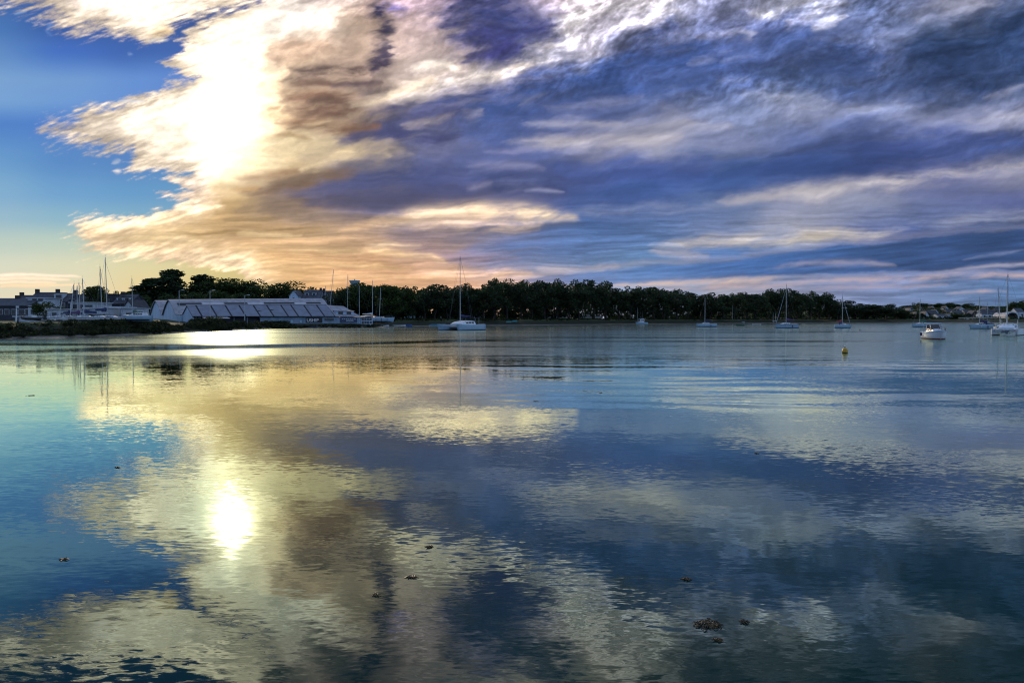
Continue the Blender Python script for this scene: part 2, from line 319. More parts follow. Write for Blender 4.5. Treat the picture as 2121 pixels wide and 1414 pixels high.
    soft = 6.0 + 14 * sst(330, 90, X) + 6 * sst(120, 0, Y)
    thin = afbm(X, Y, 30, 5, 251, 4, .65, -.3)                   # ribbed, half-clear cloud near the edge
    cover = sst(-1.5, 1, dd / soft + (thin - .5) * 4.2 * sst(90, 0, dd))
    edge_w = (255, 236, 214)
    lit = lin((255, 235, 212)) * (0.62 + .42 * sst(0, 60, dd))[..., None]
    low = sst(380, 450, Y)[..., None]
    lit = lit * (1 - low) + lin((250, 224, 180)) * (0.86 + .15 * sst(0, 30, dd))[..., None] * low
    lit = lit * np.exp((TEX - .5) * 1.5 + (thin - .5) * 1.2)[..., None]
    farleft = sst(290, 120, X)[..., None] * (1 - low)
    lit = lit * (1 - .25 * farleft)
    lit = lit * (1 + 1.1 * (1 - low) * sst(-5, -60, Y)[..., None] + .12 * (1 - low))
    k = (sst(70, 8, dd) * sst(640, 480, X))[..., None]
    cl = cl * (1 - k) + lit * k
    img = clr * (1 - cover[..., None]) + cl * cover[..., None]
    TEXs = TEX
    for st in WISPS: stroke(img, *st)
    # iridescent patch in the thin top cloud
    ir = np.exp(-(((X - 345) / 26) ** 2 + ((Y - 74) / 13) ** 2))[..., None] * .55 * cover[..., None]
    img = img * (1 - ir) + lin((240, 200, 130)) * ir
    # the sun behind thin cloud: light that the cloud scatters, brightest at the disc
    sx, sy = 476.0, 238.0
    g1 = np.exp(-(((X - 482) / 62) ** 2 + ((Y - 232) / 135) ** 2))
    g2 = np.exp(-(((X - 470) / 155) ** 2 + ((Y - 235) / 190) ** 2))
    g0 = np.exp(-(((X - sx) / 30) ** 2 + ((Y - sy) / 32) ** 2))
    tx = np.exp((TEX - .5) * 1.6 + n3 * 1.0)
    cv = (.03 + .97 * cover) * sst(410, 360, Y + .0 * X) + .0
    img = img + ((g1 * .95 + g2 * .14)[..., None] * np.array([1, .82, .56], np.float32) * (tx * cv)[..., None]) + (g0 * 14 * cover)[..., None] * np.array([1, .80, .52], np.float32)
    # low warm glow by the horizon under the sun
    gl = np.exp(-(((X - 640) / 420) ** 2 + ((Y - 600) / 80) ** 2))[..., None]
    img = img * (1 + .10 * gl)
    pk = (sst(330, 430, Y) * sst(1250, 900, X))[..., None]; img = img * (1 + pk * np.array([.03, -.02, .06], np.float32))
    # a little more colour, as in the strongly processed sky
    g = img.mean(-1, keepdims=True); k = 1.04
    img = img * (1 + .28 * sst(.45, 1.0, g)) * (1 - .10 * sst(.35, .10, g))
    img = g + (img - g) * k
    return np.clip(img, 0.004, 30).astype(np.float32)

# ---------------------------------------------------------------- node helpers
class NT:
    def __init__(s, tree): s.t = tree; s.n = tree.nodes; s.l = tree.links
    def new(s, typ, **kw):
        n = s.n.new(typ)
        for k, v in kw.items(): setattr(n, k, v)
        return n
    def put(s, sock, v):
        if hasattr(v, 'is_linked') or isinstance(v, bpy.types.NodeSocket): s.l.new(v, sock)
        else: sock.default_value = v
    def m(s, op, a, b=None, c=None, clamp=False):
        n = s.new('ShaderNodeMath', operation=op, use_clamp=clamp); s.put(n.inputs[0], a)
        if b is not None: s.put(n.inputs[1], b)
        if c is not None: s.put(n.inputs[2], c)
        return n.outputs[0]
    def v(s, op, a, b=None, scale=None):
        n = s.new('ShaderNodeVectorMath', operation=op); s.put(n.inputs[0], a)
        if b is not None: s.put(n.inputs[1], b)
        if scale is not None: s.put(n.inputs['Scale'], scale)
        return n.outputs[0]
    def smooth(s, x, a, b, lo=0., hi=1.):
        n = s.new('ShaderNodeMapRange', interpolation_type='SMOOTHSTEP'); s.put(n.inputs[0], x)
        s.put(n.inputs[1], a); s.put(n.inputs[2], b); s.put(n.inputs[3], lo); s.put(n.inputs[4], hi); return n.outputs[0]
    def mix(s, f, a, b):
        n = s.new('ShaderNodeMix', data_type='RGBA'); s.put(n.inputs[0], f); s.put(n.inputs[6], a); s.put(n.inputs[7], b); return n.outputs[2]
    def noise(s, vec, scale, detail=3, rough=.5, out=0, dist=0.):
        n = s.new('ShaderNodeTexNoise'); s.put(n.inputs['Vector'], vec); n.inputs['Scale'].default_value = scale
        n.inputs['Detail'].default_value = detail; n.inputs['Roughness'].default_value = rough; n.inputs['Distortion'].default_value = dist
        return n.outputs[out]
    def xyz(s, v):
        n = s.new('ShaderNodeSeparateXYZ'); s.put(n.inputs[0], v); return n.outputs
    def vec(s, x, y, z):
        n = s.new('ShaderNodeCombineXYZ'); s.put(n.inputs[0], x); s.put(n.inputs[1], y); s.put(n.inputs[2], z); return n.outputs[0]

# ---------------------------------------------------------------- sky
def build_world():
    im = paint_sky(); im[-1] = im[-2]
    h, w = im.shape[:2]
    img = bpy.data.images.new('painted_sky', w, h, alpha=False, float_buffer=True)
    img.colorspace_settings.name = 'Non-Color'
    px = np.ones((h, w, 4), np.float32); px[..., :3] = im[::-1]
    img.pixels.foreach_set(px.ravel()); img.pack()
    world = bpy.data.worlds.new('World'); scn.world = world; world.use_nodes = True
    T = NT(world.node_tree); T.n.clear()
    d = T.new('ShaderNodeTexCoord').outputs['Generated']; X, Y, Z = T.xyz(d)
    Yp = T.m('MAXIMUM', Y, .02)
    px_ = T.m('MULTIPLY_ADD', T.m('DIVIDE', X, Yp), FP, CX); py_ = T.m('MULTIPLY_ADD', T.m('DIVIDE', T.m('MAXIMUM', Z, .0), Yp), -FP, HZ)
    u = T.m('DIVIDE', T.m('SUBTRACT', px_, SX0), w * SST); v = T.m('SUBTRACT', 1.0, T.m('DIVIDE', T.m('SUBTRACT', py_, SY0), h * SST))
    it = T.new('ShaderNodeTexImage', image=img, extension='EXTEND', interpolation='Cubic'); T.put(it.inputs[0], T.vec(u, v, 0.0))
    # outside the painted face: clear blue to the left, elsewhere cloud made brighter and bluer to light shaded fronts
    Zc = T.m('MAXIMUM', Z, .0)
    cv = T.v('MULTIPLY', d, (1., 1., 2.6))
    n = T.noise(cv, 2.2, 7, .56, dist=.4); n2 = T.noise(cv, 7., 5, .6)
    cloud = T.mix(T.smooth(n, .38, .64), (.17, .31, .62, 1), (.52, .64, .86, 1))
    cloud = T.mix(T.smooth(n2, .3, .75, 0., .5), cloud, (.24, .38, .66, 1))
    clear = T.mix(T.smooth(Zc, 0., .35), (.42, .52, .55, 1), (.075, .20, .50, 1))
    side = T.smooth(X, -.9, -.45)
    out = T.mix(T.m('MAXIMUM', side, T.smooth(n, .5, .62)), clear, cloud)
    a = T.m('MULTIPLY', T.m('MULTIPLY', T.smooth(u, 0., .12), T.smooth(u, 1., .88)), T.m('MULTIPLY', T.smooth(v, 1., .8), T.smooth(Y, .1, .3)))
    painted = T.mix(a, out, it.outputs[0])
    sky = T.new('ShaderNodeTexSky', sky_type='NISHITA'); sky.sun_disc = False
    sky.sun_elevation = R(SUN_EL); sky.sun_rotation = R(SUN_AZ); sky.air_density = 1.0; sky.dust_density = .6; sky.ozone_density = 1.5
    b1 = T.new('ShaderNodeBackground'); T.put(b1.inputs[0], sky.outputs[0]); b1.inputs[1].default_value = .05
    b2 = T.new('ShaderNodeBackground'); T.put(b2.inputs[0], painted); b2.inputs[1].default_value = 1.0
    mx = T.new('ShaderNodeMixShader'); mx.inputs[0].default_value = .96; T.l.new(b1.outputs[0], mx.inputs[1]); T.l.new(b2.outputs[0], mx.inputs[2])
    o = T.new('ShaderNodeOutputWorld'); T.l.new(mx.outputs[0], o.inputs[0])
build_world()

# ---------------------------------------------------------------- materials
MATS = {}
def mat(name, c, rough=.6, spec=.5, metal=0., var=.18, scale=3., c2=None, trans=0., bump=0., ior=1.45, zst=1.):
    if name in MATS: return MATS[name]
    m = bpy.data.materials.new(name); m.use_nodes = True; T = NT(m.node_tree); b = T.n['Principled BSDF']
    P = T.new('ShaderNodeTexCoord').outputs['Object']
    if zst != 1.: P = T.v('MULTIPLY', P, (1, 1, zst))
    n = T.noise(P, scale, 5, .6)
    lo = tuple(max(0, x * (1 - var)) for x in c) + (1,); hi = tuple(min(1, x * (1 + var)) for x in c) + (1,)
    if c2: hi = tuple(c2) + (1,)
    f = T.smooth(n, .32, .68)
    cc = T.mix(f, lo, hi); T.put(b.inputs['Base Color'], cc)
    b.inputs['Roughness'].default_value = rough; b.inputs['Metallic'].default_value = metal; b.inputs['Specular IOR Level'].default_value = spec
    if bump:
        bn = T.new('ShaderNodeBump'); bn.inputs['Strength'].default_value = bump; bn.inputs['Distance'].default_value = .05
        T.put(bn.inputs['Height'], n); T.l.new(bn.outputs[0], b.inputs['Normal'])
    if trans:
        tr = T.new('ShaderNodeBsdfTranslucent'); T.put(tr.inputs[0], cc); ms = T.new('ShaderNodeMixShader'); ms.inputs[0].default_value = trans
        o = T.n['Material Output']; T.l.new(b.outputs[0], ms.inputs[1]); T.l.new(tr.outputs[0], ms.inputs[2]); T.l.new(ms.outputs[0], o.inputs[0])
    MATS[name] = m; return m
white = mat('white_gelcoat', (.66, .70, .74), .3, .5, var=.07, scale=2)
offwhite = mat('offwhite_paint', (.58, .62, .66), .5, var=.1, scale=2)
bluehull = mat('pale_blue_gelcoat', (.34, .50, .62), .3, var=.08, scale=2)
darkblue = mat('navy_canvas', (.02, .03, .10), .8, var=.3, scale=6)
purple = mat('plum_canvas', (.09, .05, .13), .8, var=.3, scale=6)
yellowcv = mat('ochre_canvas', (.50, .26, .03), .8, var=.25, scale=6)
redcv = mat('rust_red_canvas', (.28, .05, .04), .8, var=.25, scale=6)
greencv = mat('green_canvas', (.03, .13, .09), .8, var=.25, scale=6)
glassdark = mat('dark_window', (.012, .016, .022), .12, .6, var=.3, scale=4)
antifoul = mat('antifouling_dark', (.02, .022, .03), .7, var=.4, scale=5)
redfoul = mat('antifouling_red', (.16, .03, .02), .7, var=.4, scale=5)
alu = mat('mast_aluminium', (.42, .46, .48), .45, .5, .15, var=.12, scale=1.5)
wire = mat('rigging_wire', (.10, .11, .12), .5, .5, .3, var=.2)
blackm = mat('black_plastic', (.012, .013, .015), .5, var=.3)
slate = mat('slate_roof', (.030, .034, .045), .7, var=.35, scale=1.2, bump=.3)
slate2 = mat('weathered_slate', (.05, .055, .07), .75, var=.35, scale=1., bump=.3)
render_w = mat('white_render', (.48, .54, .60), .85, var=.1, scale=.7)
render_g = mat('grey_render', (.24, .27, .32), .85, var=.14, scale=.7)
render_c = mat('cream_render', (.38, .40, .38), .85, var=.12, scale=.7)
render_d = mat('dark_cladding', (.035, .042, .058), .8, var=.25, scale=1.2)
brick_m = mat('chimney_brick', (.05, .04, .035), .85, var=.3, scale=5)
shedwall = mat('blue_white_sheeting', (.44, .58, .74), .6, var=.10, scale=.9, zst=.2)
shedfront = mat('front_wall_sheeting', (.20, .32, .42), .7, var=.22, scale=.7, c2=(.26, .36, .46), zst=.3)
fibroof = mat('fibre_cement_roof', (.30, .29, .32), .85, var=.2, scale=.8, c2=(.37, .35, .37), zst=.3)
panelm = mat('roof_sheet_grey', (.155, .17, .22), .6, var=.16, scale=.6)
panell = mat('roof_light_strip', (.44, .42, .44), .6, var=.12, scale=.8)
slitm = mat('gutter_dark', (.018, .02, .026), .8, var=.3)
rust = mat('rusty_steel', (.12, .08, .06), .8, var=.5, scale=4)
signb = mat('sign_board_black', (.012, .014, .02), .5, var=.2)
signw = mat('sign_lettering_white', (.75, .78, .80), .5, var=.05)
signn = mat('sign_board_navy', (.03, .05, .12), .5, var=.3, scale=3)
leaf_d = mat('pine_foliage', (.016, .035, .016), .7, .3, var=.5, scale=.5, c2=(.045, .08, .028), trans=.3)
leaf_g = mat('broadleaf_foliage', (.022, .050, .014), .7, .3, var=.5, scale=.5, c2=(.06, .095, .02), trans=.34)
leaf_s = mat('scrub_foliage', (.018, .032, .012), .8, .2, var=.5, scale=.8, c2=(.05, .06, .02), trans=.15)
bark = mat('pine_bark', (.035, .028, .022), .9, var=.4, scale=2, zst=.2)
drift = mat('driftwood', (.22, .19, .15), .85, var=.35, scale=6)
weedm = mat('seaweed', (.030, .022, .008), .5, var=.6, scale=20, c2=(.09, .06, .02))
concrete = mat('pale_concrete', (.34, .35, .34), .9, var=.2, scale=.5)
towerm = mat('tower_concrete_blue_white', (.30, .46, .56), .8, var=.1, scale=.2)
buoy_y = mat('buoy_yellow', (.52, .30, .02), .45, var=.25, scale=5)
buoy_g = mat('buoy_algae', (.05, .06, .01), .8, var=.5, scale=9)
teal = mat('teal_paint', (.05, .28, .32), .5, var=.15)
azure = mat('azure_paint', (.04, .14, .50), .5, var=.15)

# ---------------------------------------------------------------- mesh helpers
class MB:
    def __init__(s): s.v = []; s.f = []
    def add(s, vs, fs):
        o = len(s.v); s.v += [tuple(x) for x in vs]; s.f += [tuple(i + o for i in f) for f in fs]; return s
    def box(s, c, sz, rz=0., M=None):
        c = Vector(c); hx, hy, hz = sz[0] / 2, sz[1] / 2, sz[2] / 2; q = Matrix.Rotation(rz, 3, 'Z')
        vs = [c + q @ Vector((x, y, z)) for x in (-hx, hx) for y in (-hy, hy) for z in (-hz, hz)]
        return s.add(vs, [(0, 1, 3, 2), (4, 6, 7, 5), (0, 4, 5, 1), (2, 3, 7, 6), (0, 2, 6, 4), (1, 5, 7, 3)])
    def slab(s, P, th, n=None):
        """a polygon P given a thickness th along -n"""
        P = [Vector(p) for p in P]
        if n is None: n = (P[1] - P[0]).cross(P[2] - P[0]).normalized()
        n = Vector(n); k = len(P); Q = [p - n * th for p in P]
        return s.add(P + Q, [tuple(range(k)), tuple(range(2 * k - 1, k - 1, -1))] + [(i, i + k, (i + 1) % k + k, (i + 1) % k) for i in range(k)])
    def tube(s, p0, p1, r0, r1=None, n=6):
        p0 = Vector(p0); p1 = Vector(p1); r1 = r0 if r1 is None else r1; a = (p1 - p0).normalized()
        u = a.orthogonal().normalized(); w = a.cross(u); vs = []
        for p, r in ((p0, r0), (p1, r1)):
            for i in range(n): t = 2 * math.pi * i / n; vs.append(p + (u * math.cos(t) + w * math.sin(t)) * r)
        return s.add(vs, [(i, (i + 1) % n, n + (i + 1) % n, n + i) for i in range(n)] + [tuple(range(n - 1, -1, -1)), tuple(range(n, 2 * n))])
    def path(s, P, r, n=5):
        rr = r if isinstance(r, (list, tuple)) else [r] * len(P)
        for i in range(len(P) - 1): s.tube(P[i], P[i + 1], rr[i], rr[i + 1], n)
        return s
    def loft(s, rings, closed=True, caps=True):
        k = len(rings[0]); o = len(s.v); s.v += [tuple(p) for r in rings for p in r]
        for i in range(len(rings) - 1):
            for j in range(k if closed else k - 1):
                a = o + i * k + j; b = o + i * k + (j + 1) % k; s.f.append((a, b, b + k, a + k))
        if caps: s.f.append(tuple(o + j for j in range(k - 1, -1, -1))); s.f.append(tuple(o + (len(rings) - 1) * k + j for j in range(k)))
        return s
    def lathe(s, prof, c=(0, 0, 0), n=16):
        c = Vector(c); return s.loft([[c + Vector((r * math.cos(2 * math.pi * i / n), r * math.sin(2 * math.pi * i / n), z)) for i in range(n)] for r, z in prof])
    def build(s, name, m, parent=None, smooth=False):
        me = bpy.data.meshes.new(name); off = Vector((0, 0, 0))
        if parent is not None and parent.get('_world'): off = Vector(parent['_world'])
        me.from_pydata([tuple(Vector(v) - off) for v in s.v], [], s.f); me.materials.append(m)
        if smooth: me.polygons.foreach_set('use_smooth', [True] * len(me.polygons))
        me.update(); o = bpy.data.objects.new(name, me); col.objects.link(o)
        if parent is not None: o.parent = parent
        if parent is not None and parent.get('_world'): o['_world'] = parent['_world']
        return o

def tag(o, label=None, cat=None, group=None, kind=None):
    if label: o['label'] = label
    if cat: o['category'] = cat
    if group: o['group'] = group
    if kind: o['kind'] = kind
    return o
def thing(name, label, cat, loc=(0, 0, 0), rz=0., group=None, world=False):
    o = bpy.data.objects.new(name, None); col.objects.link(o); o.location = loc; o.rotation_euler = (0, 0, rz); o.empty_display_size = .3
    if world: o['_world'] = tuple(loc)
    return tag(o, label, cat, group)
def dup(root, loc, rz=0., sc=None, label=None, group=None, rot=None):
    def cp(o, p):
        c = o.copy(); col.objects.link(c)
        if p is not None: c.parent = p
        for ch in KIDS.get(o.name, ()): cp(ch, c)
        return c
    r = cp(root, None); r.location = loc; r.rotation_euler = rot if rot else (0, 0, rz)
    if sc: r.scale = sc if not isinstance(sc, (int, float)) else (sc, sc, sc)
    if label: r['label'] = label
    if group: r['group'] = group
    return r
KIDS = {}
def index_kids(root):
    for o in [root] + list(root.children_recursive): KIDS[o.name] = list(o.children)

_cp, _sp = math.cos(R(PITCH)), math.sin(R(PITCH))
def ray(px, py):
    a = (px - 1060.5) / F; b = (707 - py) / F
    return Vector((a, _cp + b * _sp, -_sp + b * _cp))
def W(px, py, d):                     # the point seen at (px, py) at d metres forward
    r = ray(px, py); return EYE + r * (d / r.y)
def G(px, py, z=0.):                  # the point of height z seen at (px, py)
    r = ray(px, py); return EYE + r * ((z - EYE.z) / r.z)
def AT(px, d, z=0.): p = W(px, 661, d); return Vector((p.x, d, z))
def ss(a, b, x): t = min(1, max(0, (x - a) / (b - a))); return t * t * (3 - 2 * t)

# ---------------------------------------------------------------- water and land
SHORE = [(-1800, 790), (-900, 748), (-400, 722), (0, 703), (150, 699.5), (300, 694), (400, 687.5), (480, 684.5), (560, 681), (700, 679.5), (800, 678), (850, 677), (960, 675.5), (1100, 674), (1300, 672), (1500, 670.2), (1700, 668.6), (1900, 668.4), (2121, 668.2), (2600, 668), (3600, 668)]
def shore_y(px):
    for (x0, y0), (x1, y1) in zip(SHORE, SHORE[1:]):
        if px <= x1: return y0 + (y1 - y0) * (px - x0) / (x1 - x0)
    return SHORE[-1][1]
def shore_d(px): return G(px, shore_y(px)).y
def land_z(px, inl):
    if inl < 0: return inl * .12
    lf = 1 - ss(260, 380, px); mid = ss(260, 380, px) * (1 - ss(700, 860, px)); rt = ss(700, 860, px)
    zl = .35 * ss(0, 4, inl) + 1.65 * ss(3, 9, inl) + 1.0 * ss(60, 200, inl)
    zm = .2 * ss(0, 4, inl) + 1.0 * ss(2, 9, inl) + 1.6 * ss(40, 120, inl)
    zr = .55 * ss(0, 12, inl) + 1.75 * ss(9, 26, inl) + .3 * ss(25, 80, inl)
    z = zl * lf + zm * mid + zr * rt
    z += 10. * ss(1380, 1600, px) * (1 - .1 * ss(1850, 2000, px)) * ss(25, 260, inl)
    return z
def LAND(px, inl): d = shore_d(px) + inl; return AT(px, d, land_z(px, inl))

def build_ground():
    pxs = list(range(-1800, 3601, 12)); inls = [-30, -6, -2, 0, 1, 2, 3, 4.5, 6, 8, 10, 13, 16, 20, 26, 34, 45, 60, 90, 130, 190, 260, 400, 700, 1500, 4000, 12000]
    vs = []
    for inl in inls:
        for px in pxs:
            jit = (math.sin(px * .045) * 1.2 + math.sin(px * .13 + 2) * .7) * (1 if px < 760 else 2.2) * (1 if -10 < inl < 40 else 0)
            d = shore_d(px) + inl + jit
            z = land_z(px, inl) + (random.uniform(-.06, .06) if 3 < inl < 60 else 0)
            vs.append(AT(px, d, z))
    k = len(pxs); fs = [(i * k + j, i * k + j + 1, (i + 1) * k + j + 1, (i + 1) * k + j) for i in range(len(inls) - 1) for j in range(k - 1)]
    m = bpy.data.materials.new('shore_land'); m.use_nodes = True; T = NT(m.node_tree); b = T.n['Principled BSDF']
    P = T.new('ShaderNodeNewGeometry').outputs['Position']; X, Y, Z = T.xyz(P)
    n1 = T.noise(P, .25, 6, .6); n2 = T.noise(P, 1.7, 4, .6); n3 = T.noise(T.v('MULTIPLY', P, (.05, .4, 2.)), 1., 4, .6)
    sand = T.mix(n2, (.13, .11, .085, 1), (.24, .21, .17, 1)); mud = T.mix(n2, (.035, .035, .028, 1), (.07, .065, .05, 1))
    grass = T.mix(n1, (.022, .038, .012, 1), (.065, .075, .025, 1)); weed = T.mix(n2, (.02, .022, .012, 1), (.06, .055, .03, 1))
    zz = T.m('ADD', Z, T.m('MULTIPLY', T.m('SUBTRACT', n3, .5), .35))
    c = T.mix(T.smooth(zz, .02, .10), mud, sand); weed = T.mix(n2, (.012, .016, .009, 1), (.035, .036, .02, 1)); c = T.mix(T.smooth(zz, .20, .34), c, weed)
    c = T.mix(T.smooth(zz, 1.3, 1.9), c, grass)
    T.put(b.inputs['Base Color'], c); b.inputs['Roughness'].default_value = .95; b.inputs['Specular IOR Level'].default_value = .2
    mb = MB(); mb.v = vs; mb.f = fs; o = mb.build('ground', m); o['kind'] = 'structure'
build_ground()

def build_water():
    m = bpy.data.materials.new('harbour_water'); m.use_nodes = True; T = NT(m.node_tree); b = T.n['Principled BSDF']
    P = T.new('ShaderNodeNewGeometry').outputs['Position']; X, Y, Z = T.xyz(P)
    # breeze: the far water is ruffled, the near water calm, with slicks between
    big = T.noise(T.v('MULTIPLY', P, (.35, 1., 1.)), .045, 4, .55)
    lane = T.noise(T.v('MULTIPLY', P, (.10, 1., 1.)), .09, 3, .5)
    Yn = T.m('ADD', Y, T.m('MULTIPLY', T.m('SUBTRACT', big, .5), 26.))
    ruf = T.smooth(Yn, 38., 56.)
    slick = T.smooth(lane, .56, .62)
    # a narrow calm lane that drifts across from the left shore
    ln = T.m('ABSOLUTE', T.m('SUBTRACT', Y, T.m('MULTIPLY_ADD', X, .9, 92.)))
    ln = T.m('MULTIPLY', T.smooth(T.m('ADD', ln, T.m('MULTIPLY', T.m('SUBTRACT', big, .5), 30.)), 9., 2.), T.smooth(X, 6., -10.))
    slick = T.m('MAXIMUM', T.m('MULTIPLY', slick, .55), T.m('MULTIPLY', ln, .8))
    ruf = T.m('MULTIPLY', ruf, T.m('SUBTRACT', 1., slick))
    # small wavelets, in patches near the camera
    patch = T.noise(P, .22, 3, .55); patch = T.smooth(patch, .42, .66)
    nearL = T.m('MULTIPLY', T.smooth(Y, 15., 6.), T.smooth(X, 3., -1.))
    a1 = T.m('MULTIPLY_ADD', patch, .055, .020); a1 = T.m('MULTIPLY_ADD', nearL, .012, a1)
    a1 = T.m('MULTIPLY_ADD', ruf, .085, a1)
    Ps = T.v('MULTIPLY', T.v('ADD', P, T.v('SCALE', T.noise(P, .9, 2, .5, out=1), scale=.25)), (.36, 1., 1.))
    w1 = T.v('SUBTRACT', T.noise(Ps, 13., 3, .55, out=1), (.5, .5, .5))
    w0 = T.v('SUBTRACT', T.noise(Ps, 30., 1, .5, out=1), (.5, .5, .5))
    w2 = T.v('SUBTRACT', T.noise(T.v('MULTIPLY', P, (.35, 1., 1.)), 2.1, 2, .5, out=1, dist=.5), (.5, .5, .5))
    s = T.v('SCALE', w1, scale=a1)
    s = T.v('ADD', s, T.v('SCALE', w0, scale=T.m('MULTIPLY', a1, .45)))
    s = T.v('ADD', s, T.v('SCALE', w2, scale=T.m('MULTIPLY_ADD', ruf, .03, .016)))
    # long low wake crests that run in from the right
    rx = T.m('ADD', Y, T.m('MULTIPLY', X, .11)); wob = T.noise(T.v('MULTIPLY', P, (.16, .5, 1.)), .5, 3, .5)
    ph = T.m('ADD', T.m('MULTIPLY', rx, 2.3), T.m('MULTIPLY', wob, 17.))
    env = T.m('MULTIPLY', T.m('MULTIPLY', T.smooth(Y, 15., 24.), T.smooth(Y, 68., 44.)), T.smooth(T.m('ADD', X, T.m('MULTIPLY', big, 10.)), -3., 9.))
    env = T.m('MULTIPLY', env, T.smooth(T.noise(T.v('MULTIPLY', P, (.25, 1., 1.)), .12, 2, .5), .40, .58))
    crest = T.m('MULTIPLY', T.m('SINE', ph), T.m('MULTIPLY', env, T.m('MULTIPLY', T.noise(T.v('MULTIPLY', P, (.3, 1.3, 1.)), .8, 2, .5), .023)))
    s = T.v('ADD', s, T.vec(T.m('MULTIPLY', crest, .11), crest, 0.))
    sx, sy, _ = T.xyz(s)
    nrm = T.v('NORMALIZE', T.vec(sx, sy, 1.))
    rough = T.m('MULTIPLY_ADD', ruf, .115, .02)
    fr = T.new('ShaderNodeFresnel'); fr.inputs['IOR'].default_value = 1.33; T.put(fr.inputs['Normal'], nrm)
    fac = T.m('MULTIPLY_ADD', fr.outputs[0], 1.95, -.055, clamp=True)
    gl = T.new('ShaderNodeBsdfAnisotropic', distribution='GGX') if False else T.new('ShaderNodeBsdfGlossy', distribution='GGX')
    gl.inputs['Color'].default_value = (.84, 1., .82, 1); T.put(gl.inputs['Roughness'], rough); T.put(gl.inputs['Normal'], nrm)
    body = T.mix(T.noise(P, .12, 3), (.0005, .018, .018, 1), (.001, .028, .025, 1))
    df = T.new('ShaderNodeBsdfDiffuse'); T.put(df.inputs['Color'], body)
    ms = T.new('ShaderNodeMixShader'); T.put(ms.inputs[0], fac); T.l.new(df.outputs[0], ms.inputs[1]); T.l.new(gl.outputs[0], ms.inputs[2])
    T.l.new(ms.outputs[0], T.n['Material Output'].inputs[0]); T.n.remove(b)
    xs = [-3000, -1200, -500, -200, -80, -30, -10, 0, 10, 30, 80, 200, 500, 1200, 3000]; ys = [-60, -10, 0, 5, 10, 20, 40, 80, 160, 320, 640, 1000]
    mb = MB(); mb.v = [(x, y, 0) for y in ys for x in xs]; k = len(xs)
    mb.f = [(i * k + j, i * k + j + 1, (i + 1) * k + j + 1, (i + 1) * k + j) for i in range(len(ys) - 1) for j in range(k - 1)]
    o = mb.build('water', m); o['kind'] = 'structure'
build_water()

# ---------------------------------------------------------------- foliage
def leafs(n, centers, radii, size, flat=.8, seed=0):
    """leaf-sized faces spread through lumpy clumps"""
    r = np.random.RandomState(seed); C = np.array(centers, float); K = np.array(radii, float)
    pw = K ** 2; idx = r.choice(len(C), n, p=pw / pw.sum())
    u = r.normal(size=(n, 3)); u /= np.linalg.norm(u, axis=1)[:, None]; rad = K[idx] * r.uniform(.55, 1.05, n) ** .7
    p = C[idx] + u * rad[:, None] * np.array([1, 1, flat])
    t1 = r.normal(size=(n, 3)); t1 /= np.linalg.norm(t1, axis=1)[:, None]; t2 = np.cross(t1, r.normal(size=(n, 3))); t2 /= np.linalg.norm(t2, axis=1)[:, None]
    s = size * r.uniform(.6, 1.5, n)[:, None]
    V = np.stack([p - t1 * s, p + t2 * s * .6, p + t1 * s, p - t2 * s * .55], 1).reshape(-1, 3)
    Fc = np.arange(4 * n).reshape(-1, 4)
    return V, Fc
def np_mesh(name, V, Fc, m):
    me = bpy.data.meshes.new(name); me.from_pydata(V.tolist(), [], Fc.tolist()); me.materials.append(m); me.update(); return me
